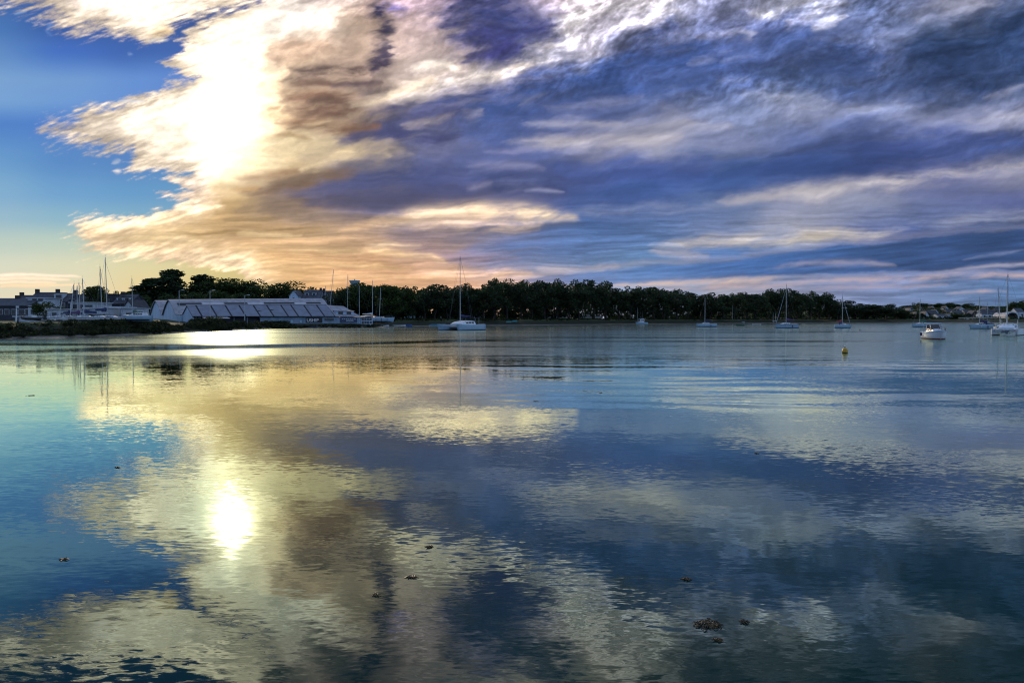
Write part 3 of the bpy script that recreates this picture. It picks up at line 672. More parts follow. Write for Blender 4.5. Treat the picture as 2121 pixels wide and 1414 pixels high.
def tree_variant(kind, seed):
    """unit: metres, trunk foot at 0; returns (trunk mesh, crown mesh, height, width)"""
    r = random.Random(seed); H = 13.; mb = MB(); cs = []; rs = []
    if kind == 'pine':
        fork = r.uniform(2.6, 4.0); top = Vector((r.uniform(-.8, .8), r.uniform(-.8, .8), H * .72))
        mb.path([(0, 0, -.6), (r.uniform(-.2, .2), 0, fork * .5), (top.x * .5, top.y * .5, fork), top], [.34, .27, .22, .10], 7)
        for k in range(r.randint(8, 11)):
            a = k * 2.4 + r.uniform(-.4, .4); z0 = r.uniform(fork * .8, H * .62); L = r.uniform(2.0, 4.3); zt = min(H * .90, z0 + r.uniform(.8, 4.6))
            b0 = Vector((top.x, top.y, 0)) * min(1, z0 / top.z); b0.z = z0; e = Vector((math.cos(a) * L, math.sin(a) * L, zt)); mid = (b0 + e) / 2 + Vector((0, 0, -.3))
            mb.path([b0, mid, e], [.12, .09, .05], 5)
            cs.append(e); rs.append(r.uniform(1.1, 1.9))
            if r.random() < .8: cs.append(mid + Vector((r.uniform(-.7, .7), r.uniform(-.7, .7), .9))); rs.append(r.uniform(1.0, 1.6))
        for k in range(r.randint(3, 5)): cs.append((top.x + r.uniform(-1.7, 1.7), top.y + r.uniform(-1.7, 1.7), H * .86 + r.uniform(-1.2, .6))); rs.append(r.uniform(.9, 1.7))
        for k in range(7): cs.append((r.uniform(-3, 3), r.uniform(-3, 3), r.uniform(3.4, 7))); rs.append(r.uniform(1.0, 1.5))
        n, sz, fl, m = 3400, .24, .75, leaf_d
    elif kind == 'broad':
        mb.path([(0, 0, -.6), (.1, 0, 2.4), (0, .1, H * .6)], [.36, .28, .12], 7)
        for k in range(30):
            a = r.uniform(0, 6.28); z = r.uniform(3., H * .90); w = math.sqrt(max(0, 1 - ((z - 7.2) / 6.4) ** 2)) * 3.5; q = r.uniform(.3, 1) * w
            c = Vector((math.cos(a) * q, math.sin(a) * q, z)); cs.append(c); rs.append(r.uniform(1.5, 2.3))
            if k % 3 == 0: mb.path([(0, 0, z * .55), c], [.10, .04], 5)
        n, sz, fl, m = 6500, .25, .9, leaf_g
    elif kind == 'cypress':
        mb.path([(0, 0, -.6), (0, 0, H * .8)], [.35, .1], 7)
        for k in range(34):
            z = r.uniform(1.2, H * .95); w = 2.9 * math.sin(math.pi * min(1, (z / H) ** .72)) ** .7 * (1.05 - .25 * z / H); a = r.uniform(0, 6.28)
            cs.append((math.cos(a) * w * .7, math.sin(a) * w * .7, z)); rs.append(r.uniform(.8, 1.35))
        n, sz, fl, m = 7500, .24, 1.0, leaf_d
    else:                                              # bush
        mb.path([(0, 0, -.4), (.1, 0, H * .3)], [.3, .15], 6)
        for k in range(20):
            a = r.uniform(0, 6.28); z = r.uniform(1.5, H * .85); w = 5.2 * math.sqrt(max(0, 1 - ((z - 5) / 7.5) ** 2)); q = r.uniform(.2, 1) * w
            cs.append((math.cos(a) * q, math.sin(a) * q, z)); rs.append(r.uniform(1.6, 2.6))
        n, sz, fl, m = 4200, .30, .9, leaf_g
    V, Fc = leafs(n, cs, rs, sz, fl, seed)
    H_ = float(np.percentile(V[:, 2], 99.6)); Wd = float(np.percentile(V[:, 0], 97) - np.percentile(V[:, 0], 3))
    t = mb.build('trunk', bark); tm = t.data; bpy.data.objects.remove(t)
    return tm, np_mesh('crown', V, Fc, m), H_, Wd
VAR = {k: [tree_variant(k, 100 * i + s) for s in range(n)] for i, (k, n) in enumerate((('pine', 9), ('broad', 5), ('cypress', 3), ('bush', 3)), 1)}
_tn = [0]
def tree(kind, px, top, d, base_z, label, width=None, group=None, name='tree', rz=None):
    """a tree whose top is seen at height `top` of the photo, d metres away"""
    v = VAR[kind][_tn[0] % len(VAR[kind])]; _tn[0] += 1
    zt = W(px, top, d).z; s = (zt - base_z) / v[2]; sw = s if width is None else (width * d / F) / v[3]
    t = thing(name, label, 'tree' if kind != 'bush' else 'bush', AT(px, d, base_z), random.uniform(0, 6.28) if rz is None else rz, group)
    t.scale = (sw, sw, s)
    for nm, me in (('trunk', v[0]), ('crown', v[1])):
        o = bpy.data.objects.new(nm, me); col.objects.link(o); o.parent = t
    return t
ORD = ['first', 'second', 'third', 'fourth', 'fifth', 'sixth', 'seventh', 'eighth', 'ninth', 'tenth', 'eleventh', 'twelfth', 'thirteenth', 'fourteenth', 'fifteenth', 'sixteenth']

# far shore tree line: crest heights read along it
CREST = [(690, 604), (704, 597), (722, 591), (755, 587), (800, 591), (848, 592), (868, 597), (890, 588), (918, 591), (930, 602), (948, 587), (975, 588), (990, 598), (1004, 592), (1025, 574), (1046, 578), (1062, 586), (1085, 578), (1120, 583), (1142, 579), (1163, 578), (1182, 586), (1200, 581), (1225, 579), (1248, 581), (1268, 591), (1285, 597), (1308, 592), (1335, 598), (1360, 594), (1395, 601), (1415, 600), (1440, 604), (1462, 614), (1482, 607), (1512, 606), (1550, 605), (1572, 601), (1600, 598), (1630, 597), (1660, 601), (1690, 606), (1718, 610), (1735, 618), (1770, 626), (1800, 628), (1830, 629), (1850, 633), (1874, 638), (1900, 645)]
def crest(px):
    for (x0, y0), (x1, y1) in zip(CREST, CREST[1:]):
        if px <= x1: return y0 + (y1 - y0) * (px - x0) / (x1 - x0)
    return CREST[-1][1]
MARKS = [(745, 'the water tower'), (952, 'the large catamaran mast'), (1322, 'the wheelhouse boat'), (1460, 'the navy covered sloop'), (1519, 'the small far sloop'), (1627, 'the tall white sloop'), (1742, 'the red covered sloop'), (1905, 'the green covered sloop')]

pxs_ = []; x = 702
while x < 1868:
    pxs_.append(x + random.uniform(-4, 4)); x += 25 - 5 * ss(1300, 1800, x)
marks = [m[0] for m in MARKS]; cnt = {}
for i, x in enumerate(pxs_):
    c = min(crest(x + e) for e in (-7, 0, 7)); inl = 30 + random.uniform(-5, 7)
    k = min(range(len(marks)), key=lambda q: abs(marks[q] - x)); side = 'right' if x > marks[k] else 'left'
    cnt.setdefault((k, side), []).append(x)
for i, x in enumerate(pxs_):
    k = min(range(len(marks)), key=lambda q: abs(marks[q] - x)); side = 'right' if x > marks[k] else 'left'
    lst = sorted(cnt[(k, side)], key=lambda q: abs(q - marks[k])); n = lst.index(x)
    c = crest(x) + random.uniform(-1, 4) * (1 if i % 2 else .2)
    if i % 4 == 3: c += random.uniform(3, 9)
    inl = 30 + random.uniform(-5, 7) + 48 * (1 - ss(775, 800, x))
    kind = 'broad' if x < 860 and i % 3 else 'pine'
    p = LAND(x, inl)
    look = 'dark spreading pine' if kind == 'pine' else 'green rounded tree'
    tree(kind, x, c, p.y, p.z, f'{look} of the shore row, {ORD[n]} to the {side} of {MARKS[k][1]}', width=random.uniform(42, 60) * (1 - .2 * ss(1300, 1800, x)), group='trees in the row along the far shore', name='pine_tree' if kind == 'pine' else 'broadleaf_tree')

# the wood behind the front row, which reads as one dark mass
def wood():
    Vs = []; Fs = []; o = 0
    r = random.Random(5)
    for row, (dinl, low, hgt) in enumerate(((50, 8, 2), (75, 6, 4))):
        x = 696
        while x < 1900:
            d = shore_d(x) + dinl + r.uniform(-8, 8) + 48 * (1 - ss(775, 800, x)); inl = d - shore_d(x); bz = land_z(x, inl)
            ct = crest(x) + r.uniform(2, low + 6)
            top = W(x, ct, d).z; H = max(3, top - bz); w = 26 * d / F
            cs = []; rs = []
            for q in range(16):
                z = bz + H * (r.uniform(.04, .92)); rr = H * r.uniform(.07, .13)
                cs.append((AT(x, d).x + r.uniform(-w, w) * .6, d + r.uniform(-4, 4), z)); rs.append(rr + .6)
            V, Fc = leafs(900, cs, rs, .52, .85, r.randint(0, 9999)); Vs.append(V); Fs.append(Fc + o); o += len(V)
            mb = MB(); mb.tube((AT(x, d).x, d, bz - .5), (AT(x, d).x + r.uniform(-1, 1), d, bz + H * .6), .34, .15, 5)
            V = np.array([tuple(v) for v in mb.v]); Fq = [f for f in mb.f if len(f) == 4]; Vs.append(V); Fs.append(np.array(Fq) + o); o += len(V)
            x += r.uniform(17, 27)
    me = np_mesh('woodland', np.concatenate(Vs), np.concatenate(Fs), leaf_d); ob = bpy.data.objects.new('woodland', me); col.objects.link(ob)
    tag(ob, 'dark mass of pine wood behind the front row of trees on the far shore', 'woodland', kind='stuff')
wood()
# undergrowth low on the hill side right of the pines
def hedge_stuff(name, label, cat, spans, n, size, m, seed, kind='stuff'):
    r = random.Random(seed); cs = []; rs = []
    for (x0, x1, inl0, inl1, h0, h1, k) in spans:
        for q in range(k):
            x = r.uniform(x0, x1); inl = r.uniform(inl0, inl1); p = LAND(x, inl); h = r.uniform(h0, h1)
            cs.append((p.x, p.y, p.z + h * .35)); rs.append(h * .62)
    V, Fc = leafs(n, cs, rs, size, .75, seed); me = np_mesh(name, V, Fc, m); ob = bpy.data.objects.new(name, me); col.objects.link(ob)
    return tag(ob, label, cat, kind=kind)
hedge_stuff('bank_scrub', 'dark tangled scrub covering the low bank before the boatyard', 'scrub', [(190, 350, 2.5, 8, .5, 1.25, 150), (90, 320, 2.5, 8, .4, .9, 200), (-60, 120, 2, 7, .35, .7, 160), (-600, -60, 3, 9, .4, 1.0, 160), (320, 470, 2.5, 7, .4, .85, 200)], 60000, .11, leaf_s, 3)
hedge_stuff('yard_hedge', 'low green scrub along the foot of the long boat shed', 'scrub', [(440, 600, 2.5, 8, .7, 1.3, 150), (560, 800, 2.0, 5, .45, .8, 200), (395, 460, 5, 14, 1.0, 1.8, 50)], 34000, .14, leaf_s, 4)
hedge_stuff('undergrowth', 'dark undergrowth between the trunks of the far shore wood', 'undergrowth', [(800, 1320, 62, 80, 1.0, 3.2, 330), (1320, 1900, 55, 110, 1.0, 4., 360)], 26000, .34, leaf_d, 21)
hedge_stuff('beach_grass', 'strip of rough grass on top of the far beach', 'grass', [(790, 1320, 20, 30, .3, .7, 420), (1320, 2121, 22, 34, .4, 1.0, 500), (2121, 2700, 22, 34, .4, 1.0, 200)], 26000, .22, leaf_s, 8)

# ---------------------------------------------------------------- boats
def hull_parts(L, B, Fb, rise, root, mhull=white, mstripe=antifoul, keel=False, deckm=offwhite, sheer_stripe=None, y0=0., transom=.75):
    def hb(t): return B / 2 * (transom + (1 - transom) * math.sin(min(1, t / .5) * math.pi / 2)) if t < .5 else B / 2 * max(.012, math.cos((t - .5) / .5 * math.pi / 2) ** .72)
    def sh(t): return Fb * (1 + .10 * (1 - t) ** 2) + rise * max(0, t - .35) ** 2 * 1.6
    def xx(t, z): return -L / 2 + L * t + (z / max(Fb, .1)) * .07 * L * max(0, t - .6) * 1.6
    N = 15; rings = []; st = []; dk = []
    for i in range(N):
        t = i / (N - 1); b = hb(t); s = sh(t); ring = []
        for yy, z in ((-1, s), (-.985, s * .6), (-.93, s * .2), (-.80, -.02), (-.45, -.22), (0, -.30), (.45, -.22), (.80, -.02), (.93, s * .2), (.985, s * .6), (1, s)):
            ring.append((xx(t, z), y0 + yy * b, z))
        rings.append(ring)
        st.append([(xx(t, .10) + .004, y0 - b * .925 - .012, .10), (xx(t, -.05), y0 - b * .82 - .012, -.06), (xx(t, -.05), y0 + b * .82 + .012, -.06), (xx(t, .10) + .004, y0 + b * .925 + .012, .10)])
        dk.append([(xx(t, s), y0 - b * .93, s - .03), (xx(t, s), y0 - b * .5, s + .02), (xx(t, s), y0 + b * .5, s + .02), (xx(t, s), y0 + b * .93, s - .03)])
    h = MB().loft(rings, closed=False, caps=True).build('hull', mhull, root, True)
    MB().loft(st, closed=False, caps=False).build('waterline_stripe', mstripe, h)
    MB().loft(dk, closed=False, caps=False).build('deck', deckm, root)
    if sheer_stripe:
        for sgn in (-1, 1):
            q = []
            for i in range(N):
                t = i / (N - 1); b = hb(t); s = sh(t); q.append([(xx(t, s), y0 + sgn * (b + .012), s - .05), (xx(t, s), y0 + sgn * (b + .012), s - .14 * Fb - .05)])
            MB().loft(q, closed=False, caps=False).build('sheer_stripe', sheer_stripe, h)
    return h, hb, sh
def rail(root, L, hb, sh, y0=0., t0=.05, t1=.97, h=.5, step=5):
    mb = MB(); P = {-1: [], 1: []}
    for sgn in (-1, 1):
        for i in range(step + 1):
            t = t0 + (t1 - t0) * i / step; p = Vector((-L / 2 + L * t, y0 + sgn * hb(t) * .93, sh(t))); q = p + Vector((0, 0, h)); mb.tube(p, q, .018, n=4); P[sgn].append(q)
        mb.path(P[sgn], .014, 4)
    mb.tube(P[-1][-1], P[1][-1], .018, n=4); mb.build('rail', wire, root)
def rig(root, L, B, z0, H, mx, cover, furled=True, spreader=True, boomL=None, lean=(0, 0), deck_b=None, r=.075, backstay=True, jibm=render_g):
    top = Vector((mx + lean[0], lean[1], z0 + H)); foot = Vector((mx, 0, z0))
    m = MB().tube(foot, top, r, r * .72, 8).build('mast', alu, root)
    MB().tube(top, top + Vector((0, 0, .5)), .012, n=4).build('antenna', wire, m)
    bl = boomL or L * .38; bz = z0 + min(1.1, H * .12)
    MB().tube((mx - .05, 0, bz), (mx - bl, 0, bz + .05), .05, n=6).build('boom', alu, root)
    if cover:
        rings = []
        for i in range(7):
            t = i / 6; cx = mx - .02 - (bl * .95) * t; hgt = (.42 - .26 * t) * (1 + .15 * math.sin(t * 9)); w = .16 - .07 * t
            rings.append([(cx, -w, bz), (cx, -w * .8, bz + hgt * .6), (cx, 0, bz + hgt), (cx, w * .8, bz + hgt * .6), (cx, w, bz), (cx, 0, bz - .1)])
        MB().loft(rings).build('sail_cover', cover, root)
    bow = Vector((L / 2 * .97, 0, z0 * .9))
    MB().tube(bow, foot.lerp(top, .93), .014, n=4).build('forestay', wire, root)
    if furled: MB().path([bow + Vector((-.05, 0, .3)), bow.lerp(foot.lerp(top, .93), .5), bow.lerp(foot.lerp(top, .93), .92)], [.07, .075, .03], 6).build('furled_sail', jibm, root)
    if backstay: MB().tube((-L / 2 * .98, 0, z0 * .8), top, .012, n=4).build('backstay', wire, root)
    sp = foot.lerp(top, .55)
    for s in (-1, 1):
        e = sp + Vector((-.08, s * B * .27, 0)); c = (deck_b or B * .46) * s
        MB().path([(mx - .1, c, z0 * .75), e, top], .011, 4).build('shroud', wire, root)
        if spreader: MB().tube(sp, e, .022, n=4).build('spreader', alu, root)
def coach(root, x0, x1, w, z0, h, m=white, win=3, taper=.72, name='cabin', wm=glassdark):
    rings = []
    for t in (0, .06, .35, .75, .93, 1.):
        x = x0 + (x1 - x0) * t; hh = h * (1 if t < .6 else 1 - (t - .6) * 1.7) if t > .03 else h * .75; ww = w / 2 * (1 - (1 - taper) * t)
        rings.append([(x, -ww, z0), (x, -ww * .88, z0 + hh * .85), (x, -ww * .5, z0 + hh), (x, ww * .5, z0 + hh), (x, ww * .88, z0 + hh * .85), (x, ww, z0)])
    c = MB().loft(rings).build(name, m, root)
    for s in (-1, 1):
        for k in range(win):
            t = .12 + k * .62 / max(1, win); t2 = t + .5 / max(1, win); P = []
            for tt, zz in ((t, .30), (t2, .30), (t2, .72), (t, .72)):
                x = x0 + (x1 - x0) * tt; ww = w / 2 * (1 - (1 - taper) * tt) * (1 - .12 * zz / .85) + .008; P.append((x, s * ww, z0 + h * zz * (1 if tt < .6 else 1 - (tt - .6) * 1.2)))
            MB().slab(P, .02 * s, (0, 1, 0)).build('window', wm, c)
    return c
def sloop(label, loc, rz, L, H, cover=darkblue, hull=white, stripe=antifoul, group=None, furled=False, Fb=.85, extra=None, name='sailing_boat', mastx=.08, sheer=None, rails=True, jibm=render_g, sprayhood=None, lean=(0, 0)):
    t = thing(name, label, 'sailing boat', loc, rz, group)
    B = L * .36; h, hb, sh = hull_parts(L, B, Fb, .25 * L / 7, t, hull, stripe, sheer_stripe=sheer)
    coach(t, -L * .12, L * .26, B * .55, Fb * 1.0, .42, white, 3)
    rig(t, L, B, Fb * 1.0, H, L * mastx, cover, furled, jibm=jibm, lean=lean)
    if rails: rail(t, L, hb, sh)
    MB().box((-L / 2 - .05, B * .12, Fb * .35), (.10, .35, .9)).build('rudder', offwhite, t)
    if sprayhood:
        rings = [[(x, -B * .26 * k, Fb + .05), (x, -B * .24 * k, Fb + hh), (x, 0, Fb + hh + .1), (x, B * .24 * k, Fb + hh), (x, B * .26 * k, Fb + .05)] for x, hh, k in ((-L * .20, .85, 1), (-L * .14, .95, 1), (-L * .06, .55, .95))]
        MB().loft(rings, closed=False).build('spray_hood', sprayhood, t)
    if extra: extra(t, L, B, Fb)
    MB().path([(L * .50, 0, Fb * 1.05), (L * .50 + .5, .1, Fb * .4), (L * .50 + 1.2, .2, -.05)], .02, 4).build('mooring_line', wire, t)
    for k in (-.18, .1): MB().lathe([(.02, Fb * .25), (.09, Fb * .32), (.10, Fb * .7), (.02, Fb * .78)], (L * k, B * .53, 0), 8).build('fender', darkblue if k < 0 else offwhite, t)
    return t
def catamaran(label, loc, rz, L, B, H, cover, bright=white, stripe=antifoul, nacelle=False, lean=(0, 0), Fb=1.15, mastx=.05, boomL=None):
    t = thing('catamaran', label, 'catamaran', loc, rz)
    hw = B * .20
    for s in (-1, 1): hull_parts(L, hw * 1.15, Fb, .25, t, bright, stripe, y0=s * (B / 2 - hw / 2), transom=.8)
    bz = Fb * .62
    rings = [[(x, -B * .40, bz), (x, -B * .40, Fb * 1.02), (x, B * .40, Fb * 1.02), (x, B * .40, bz)] for x in (-L * .44, -L * .2, L * .14, L * .20)]
    MB().loft(rings).build('bridge_deck', offwhite, t)
    MB().box((L * .43, 0, Fb * .98), (.14, B - hw, .16)).build('crossbeam', alu, t)
    tr = MB()
    for k in range(7): yy = -B * .36 + k * B * .12; tr.tube((L * .20, yy, Fb * .97), (L * .43, yy, Fb * .97), .012, n=4)
    for k in range(5): xk = L * (.23 + .045 * k); tr.tube((xk, -B * .37, Fb * .97), (xk, B * .37, Fb * .97), .012, n=4)
    tr.build('trampoline_net', wire, t)
    c = coach(t, -L * .26, L * .20, B * .66, Fb, .95, white, 3, .8)
    MB().slab([(L * .125, -B * .24, Fb + .30), (L * .125, B * .24, Fb + .30), (L * .02, B * .22, Fb + .82), (L * .02, -B * .22, Fb + .82)], .03).build('windscreen', glassdark, c)
    for s in (-1, 1):
        for xk, zk in ((-.42, 0), (-.27, .8)): MB().tube((L * xk, s * B * .28, Fb + zk), (L * xk, s * B * .28, Fb + 1.5), .03, n=5).build('bimini_leg', alu, t)
    MB().box((-L * .345, 0, Fb + 1.54), (L * .18, B * .62, .06)).build('bimini_top', darkblue if cover is not yellowcv else greencv, t)
    rig(t, L, B, Fb + .75, H - Fb - .75, L * mastx, cover, False, boomL=boomL or L * .40, deck_b=B * .46, r=.09, lean=lean)
    for s in (-1, 1):
        m = MB(); pts = []
        for k in range(5): p = Vector((-L * .42 + k * L * .2, s * (B / 2 - .08), Fb * 1.05)); m.tube(p, p + Vector((0, 0, .55)), .018, n=4); pts.append(p + Vector((0, 0, .55)))
        m.path(pts, .013, 4); m.build('rail', wire, t)
    for s in (-1, 1): MB().path([(L * .48, s * B * .38, Fb * .9), (L * .52 + .8, s * B * .15, Fb * .35), (L * .52 + 1.6, 0, -.05)], .025, 4).build('mooring_line', wire, t)
    if nacelle:
        MB().loft([[(x, -w, z1), (x, 0, z0), (x, w, z1), (x, 0, z1 + .2)] for x, w, z0, z1 in ((-L * .1, .4, .25, .9), (L * .2, .45, .2, .8), (L * .38, .34, .35, .85), (L * .44, .05, .75, .9))]).build('nacelle', bluehull, t)
    return t
def dinghy(name, label, loc, rz, L=3., m=white, m2=offwhite, group=None, tilt=0., cat='dinghy'):
    t = thing(name, label, cat, loc, rz, group); B = L * .42
    rings = []
    for i in range(9):
        q = i / 8; b = B / 2 * (.8 + .2 * math.sin(q * 3.14)) if q < .6 else B / 2 * max(.05, math.cos((q - .6) / .4 * 1.5) ** .7); s = .42 + .25 * max(0, q - .4) ** 2; x = -L / 2 + L * q
        rings.append([(x, -b, s), (x, -b * .8, .05), (x, 0, -.06), (x, b * .8, .05), (x, b, s), (x, b * .88, s), (x, b * .7, .12), (x, -b * .7, .12), (x, -b * .88, s)])
    MB().loft(rings).build('hull', m, t)
    for xk in (-.2, .15): MB().box((L * xk, 0, .32), (.22, B * .82, .04)).build('thwart', m2, t)
    t.rotation_euler = (tilt, 0, rz)
    return t
def ball_buoy(label, px, py, d_cm, m=blackm, group=None):
    p = G(px, py); r = d_cm / 200; prof = [(r * math.sin(a), r * (.45 - math.cos(a))) for a in [i * math.pi / 8 for i in range(1, 9)]]
    o = MB().lathe([(.001, -r * .55)] + prof[:-1] + [(.001, r * 1.45)], (0, 0, 0), 12).build('mooring_buoy', m, smooth=True); o.location = p
    tag(o, label, 'buoy', group); MB().tube((0, 0, r * 1.4), (0, 0, r * 1.75), r * .16, n=6).build('ring', wire, o); return o
def hd(px, ang):                       # heading: angle of the bow from 'straight at the viewer', positive to the viewer's left
    return math.atan2(-1, -(px - 1060.5) / F) - R(ang)

catamaran('large pale blue white catamaran on the calm water, navy sail cover, tallest mast at centre', G(956, 683.5), hd(956, 33), 10.6, 6.2, 16.1, darkblue, bluehull)
def extra1463(t, L, B, Fb): pass
sloop('pale blue sloop with a navy sail cover moored before the dark pines', G(1464, 677), hd(1464, 80), 5.9, 8.1, darkblue, bluehull, Fb=.95, furled=False, mastx=.10)
sloop('small far sloop with bare mast moored close in by the beach', G(1522, 669.6), hd(1522, 88), 10.6, 9.3, None, bluehull, furled=False, Fb=.75, mastx=.13)
sloop('tall white sloop with a dark band round its hull, small black buoy by its side', G(1629, 679.5), hd(1629, 60), 6.3, 10.6, purple, bluehull, Fb=1.05, furled=True, mastx=.02, sheer=antifoul)
sloop('little white sloop with a rust red sail cover and two thin spars', G(1746, 679.5), hd(1746, -58), 4.4, 8.0, redcv, bluehull, Fb=.85, furled=True, mastx=-.05, sprayhood=purple)
sloop('far sloop with dark green covers left of the white motorboat', G(1908, 677.5), hd(1908, 55), 5.6, 7.5, greencv, bluehull, Fb=.95, stripe=antifoul, sprayhood=greencv)
sloop('white sloop with canvas hood moored before the village, short raked mast', G(2033, 680.8), hd(2033, 62), 5.6, 6.9, darkblue, bluehull, Fb=1.0, sprayhood=darkblue, lean=(.2, .1))
sloop('grey sloop far behind the white hooded sloop, only its thin mast tall', G(2046, 671), hd(2046, 30), 7, 9.9, None, render_g, Fb=.7, furled=False)
sloop('green covered sloop half hidden behind the yellow covered catamaran', G(2073, 688), hd(2073, 8), 6.4, 7.4, greencv, offwhite, Fb=.95, lean=(0, -.5))
catamaran('white catamaran with an ochre yellow sail cover at the right edge of the bay', G(2086, 694), hd(2086, 6), 6.6, 3.9, 9.1, yellowcv, white, nacelle=True, Fb=.85, boomL=2.2)

def wheelhouse_boat():
    p = G(1329, 671.8); t = thing('fishing_boat', 'small white wheelhouse boat with a short mast before the dark pines', 'fishing boat', p, hd(1329, 58))
    h, hb, sh = hull_parts(5.8, 2.2, .85, .35, t, bluehull, antifoul)
    w = MB().loft([[(x, -.85, .9), (x, -.8, 2.6 if k else 2.5), (x, .8, 2.6 if k else 2.5), (x, .85, .9)] for x, k in ((-.9, 1), (1.2, 0))]).build('wheelhouse', white, t)
    for s in (-1, 1):
        for xx in (-.6, .15): MB().box((xx + .2, s * .845, 1.9), (.55, .03, .55)).build('window', glassdark, w)
    MB().box((1.22, 0, 1.95), (.03, 1.3, .55)).build('windscreen', glassdark, w)
    MB().box((.1, 0, 2.66), (2.5, 1.9, .08)).build('roof', white, t)
    MB().tube((2.2, 0, .9), (2.1, 0, 7.6), .06, .04, 6).build('mast', alu, t); MB().tube((-.4, 0, 2.7), (-.4, 0, 4.2), .04, n=5).build('aerial', wire, t)
    rail(t, 5.8, hb, sh)
wheelhouse_boat()
def motorboat():
    p = G(1935, 701.5); t = thing('motorboat', 'white cabin motorboat with dark screens facing the camera near the right', 'motorboat', p, hd(1935, -14))
    L, B = 5.4, 2.5; h, hb, sh = hull_parts(L, B, .80, .45, t, white, redfoul, sheer_stripe=bluehull)
    coach(t, -L * .1, L * .32, B * .66, .85, .42, white, 2, .6)
    ws = MB()
    P = [(-.1, -.85, 1.2), (.55, -.55, 1.22), (.55, .55, 1.22), (-.1, .85, 1.2)]; Q = [(-.35, -.78, 1.72), (.1, -.5, 1.75), (.1, .5, 1.75), (-.35, .78, 1.72)]
    for i in range(3): MB().slab([P[i], P[i + 1], Q[i + 1], Q[i]], .02).build('windscreen', glassdark, t)
    f = MB(); f.path(Q, .03, 5); [f.tube(a, b, .025, n=5) for a, b in zip(P, Q)]; f.build('windscreen_frame', alu, t)
    f = MB(); f.path([(-1.3, -.9, .9), (-1.2, -.85, 1.95), (-1.2, .85, 1.95), (-1.3, .9, .9)], .025, 5); f.build('roll_bar', alu, t)
    MB().box((-.75, 0, 1.93), (1.1, 1.75, .05)).build('canopy', bluehull, t)
    o = MB().box((-L / 2 - .25, 0, .75), (.42, .38, .75)).build('outboard_motor', blackm, t); MB().box((-L / 2 - .25, 0, .1), (.18, .12, .8)).build('shaft', blackm, o)
    for k in (-.9, .9): MB().lathe([(.02, .35), (.11, .42), (.12, .75), (.02, .82)], (-.9, k * 1.42, 0), 8).build('fender', darkblue, t)
    rail(t, L, hb, sh, t0=.45, t1=.98, h=.42, step=5)
    MB().box((.6, -.45, 1.3), (.5, .3, .12)).build('hatch', glassdark, t)
motorboat()
# buoys and tenders
def big_buoy():
    p = G(1750, 731); t = thing('marker_buoy', 'yellow marker buoy with green slime, alone on the near water', 'buoy', p); r = .205
    MB().lathe([(.001, -.08), (.14, -.07), (.19, .02), (r, .11), (.198, .19), (.165, .29), (.10, .36), (.05, .385), (.001, .387)], n=20).build('float', buoy_y, t, True)
    MB().lathe([(.001, -.085), (.143, -.075), (.194, .02), (.2, .055), (.193, .06), (.001, .06)], n=20).build('slime_band', buoy_g, t, True)
    MB().tube((0, 0, .38), (0, 0, .47), .035, n=8).build('eye', blackm, t); MB().tube((0, -.04, .47), (0, .04, .53), .022, n=6).build('ring', signw, t)
big_buoy()
ball_buoy('small black mooring buoy right of the tall white sloop', 1650, 675.3, 42)
ball_buoy('small black mooring buoy on open water right of the little red covered sloop', 1781, 684.5, 30)
ball_buoy('tiny dark mooring buoy left of the wheelhouse boat by the beach', 1268, 673, 45)
dinghy('dinghy', 'dark green tender lying on the water right of the small far sloop', G(1533, 675), hd(1533, 80), 2.8, greencv, blackm)
dinghy('dinghy', 'flat pale tender with a dark bag between the two taller sloops', G(1567, 672.3), hd(1567, 95), 3.8, white, blackm)

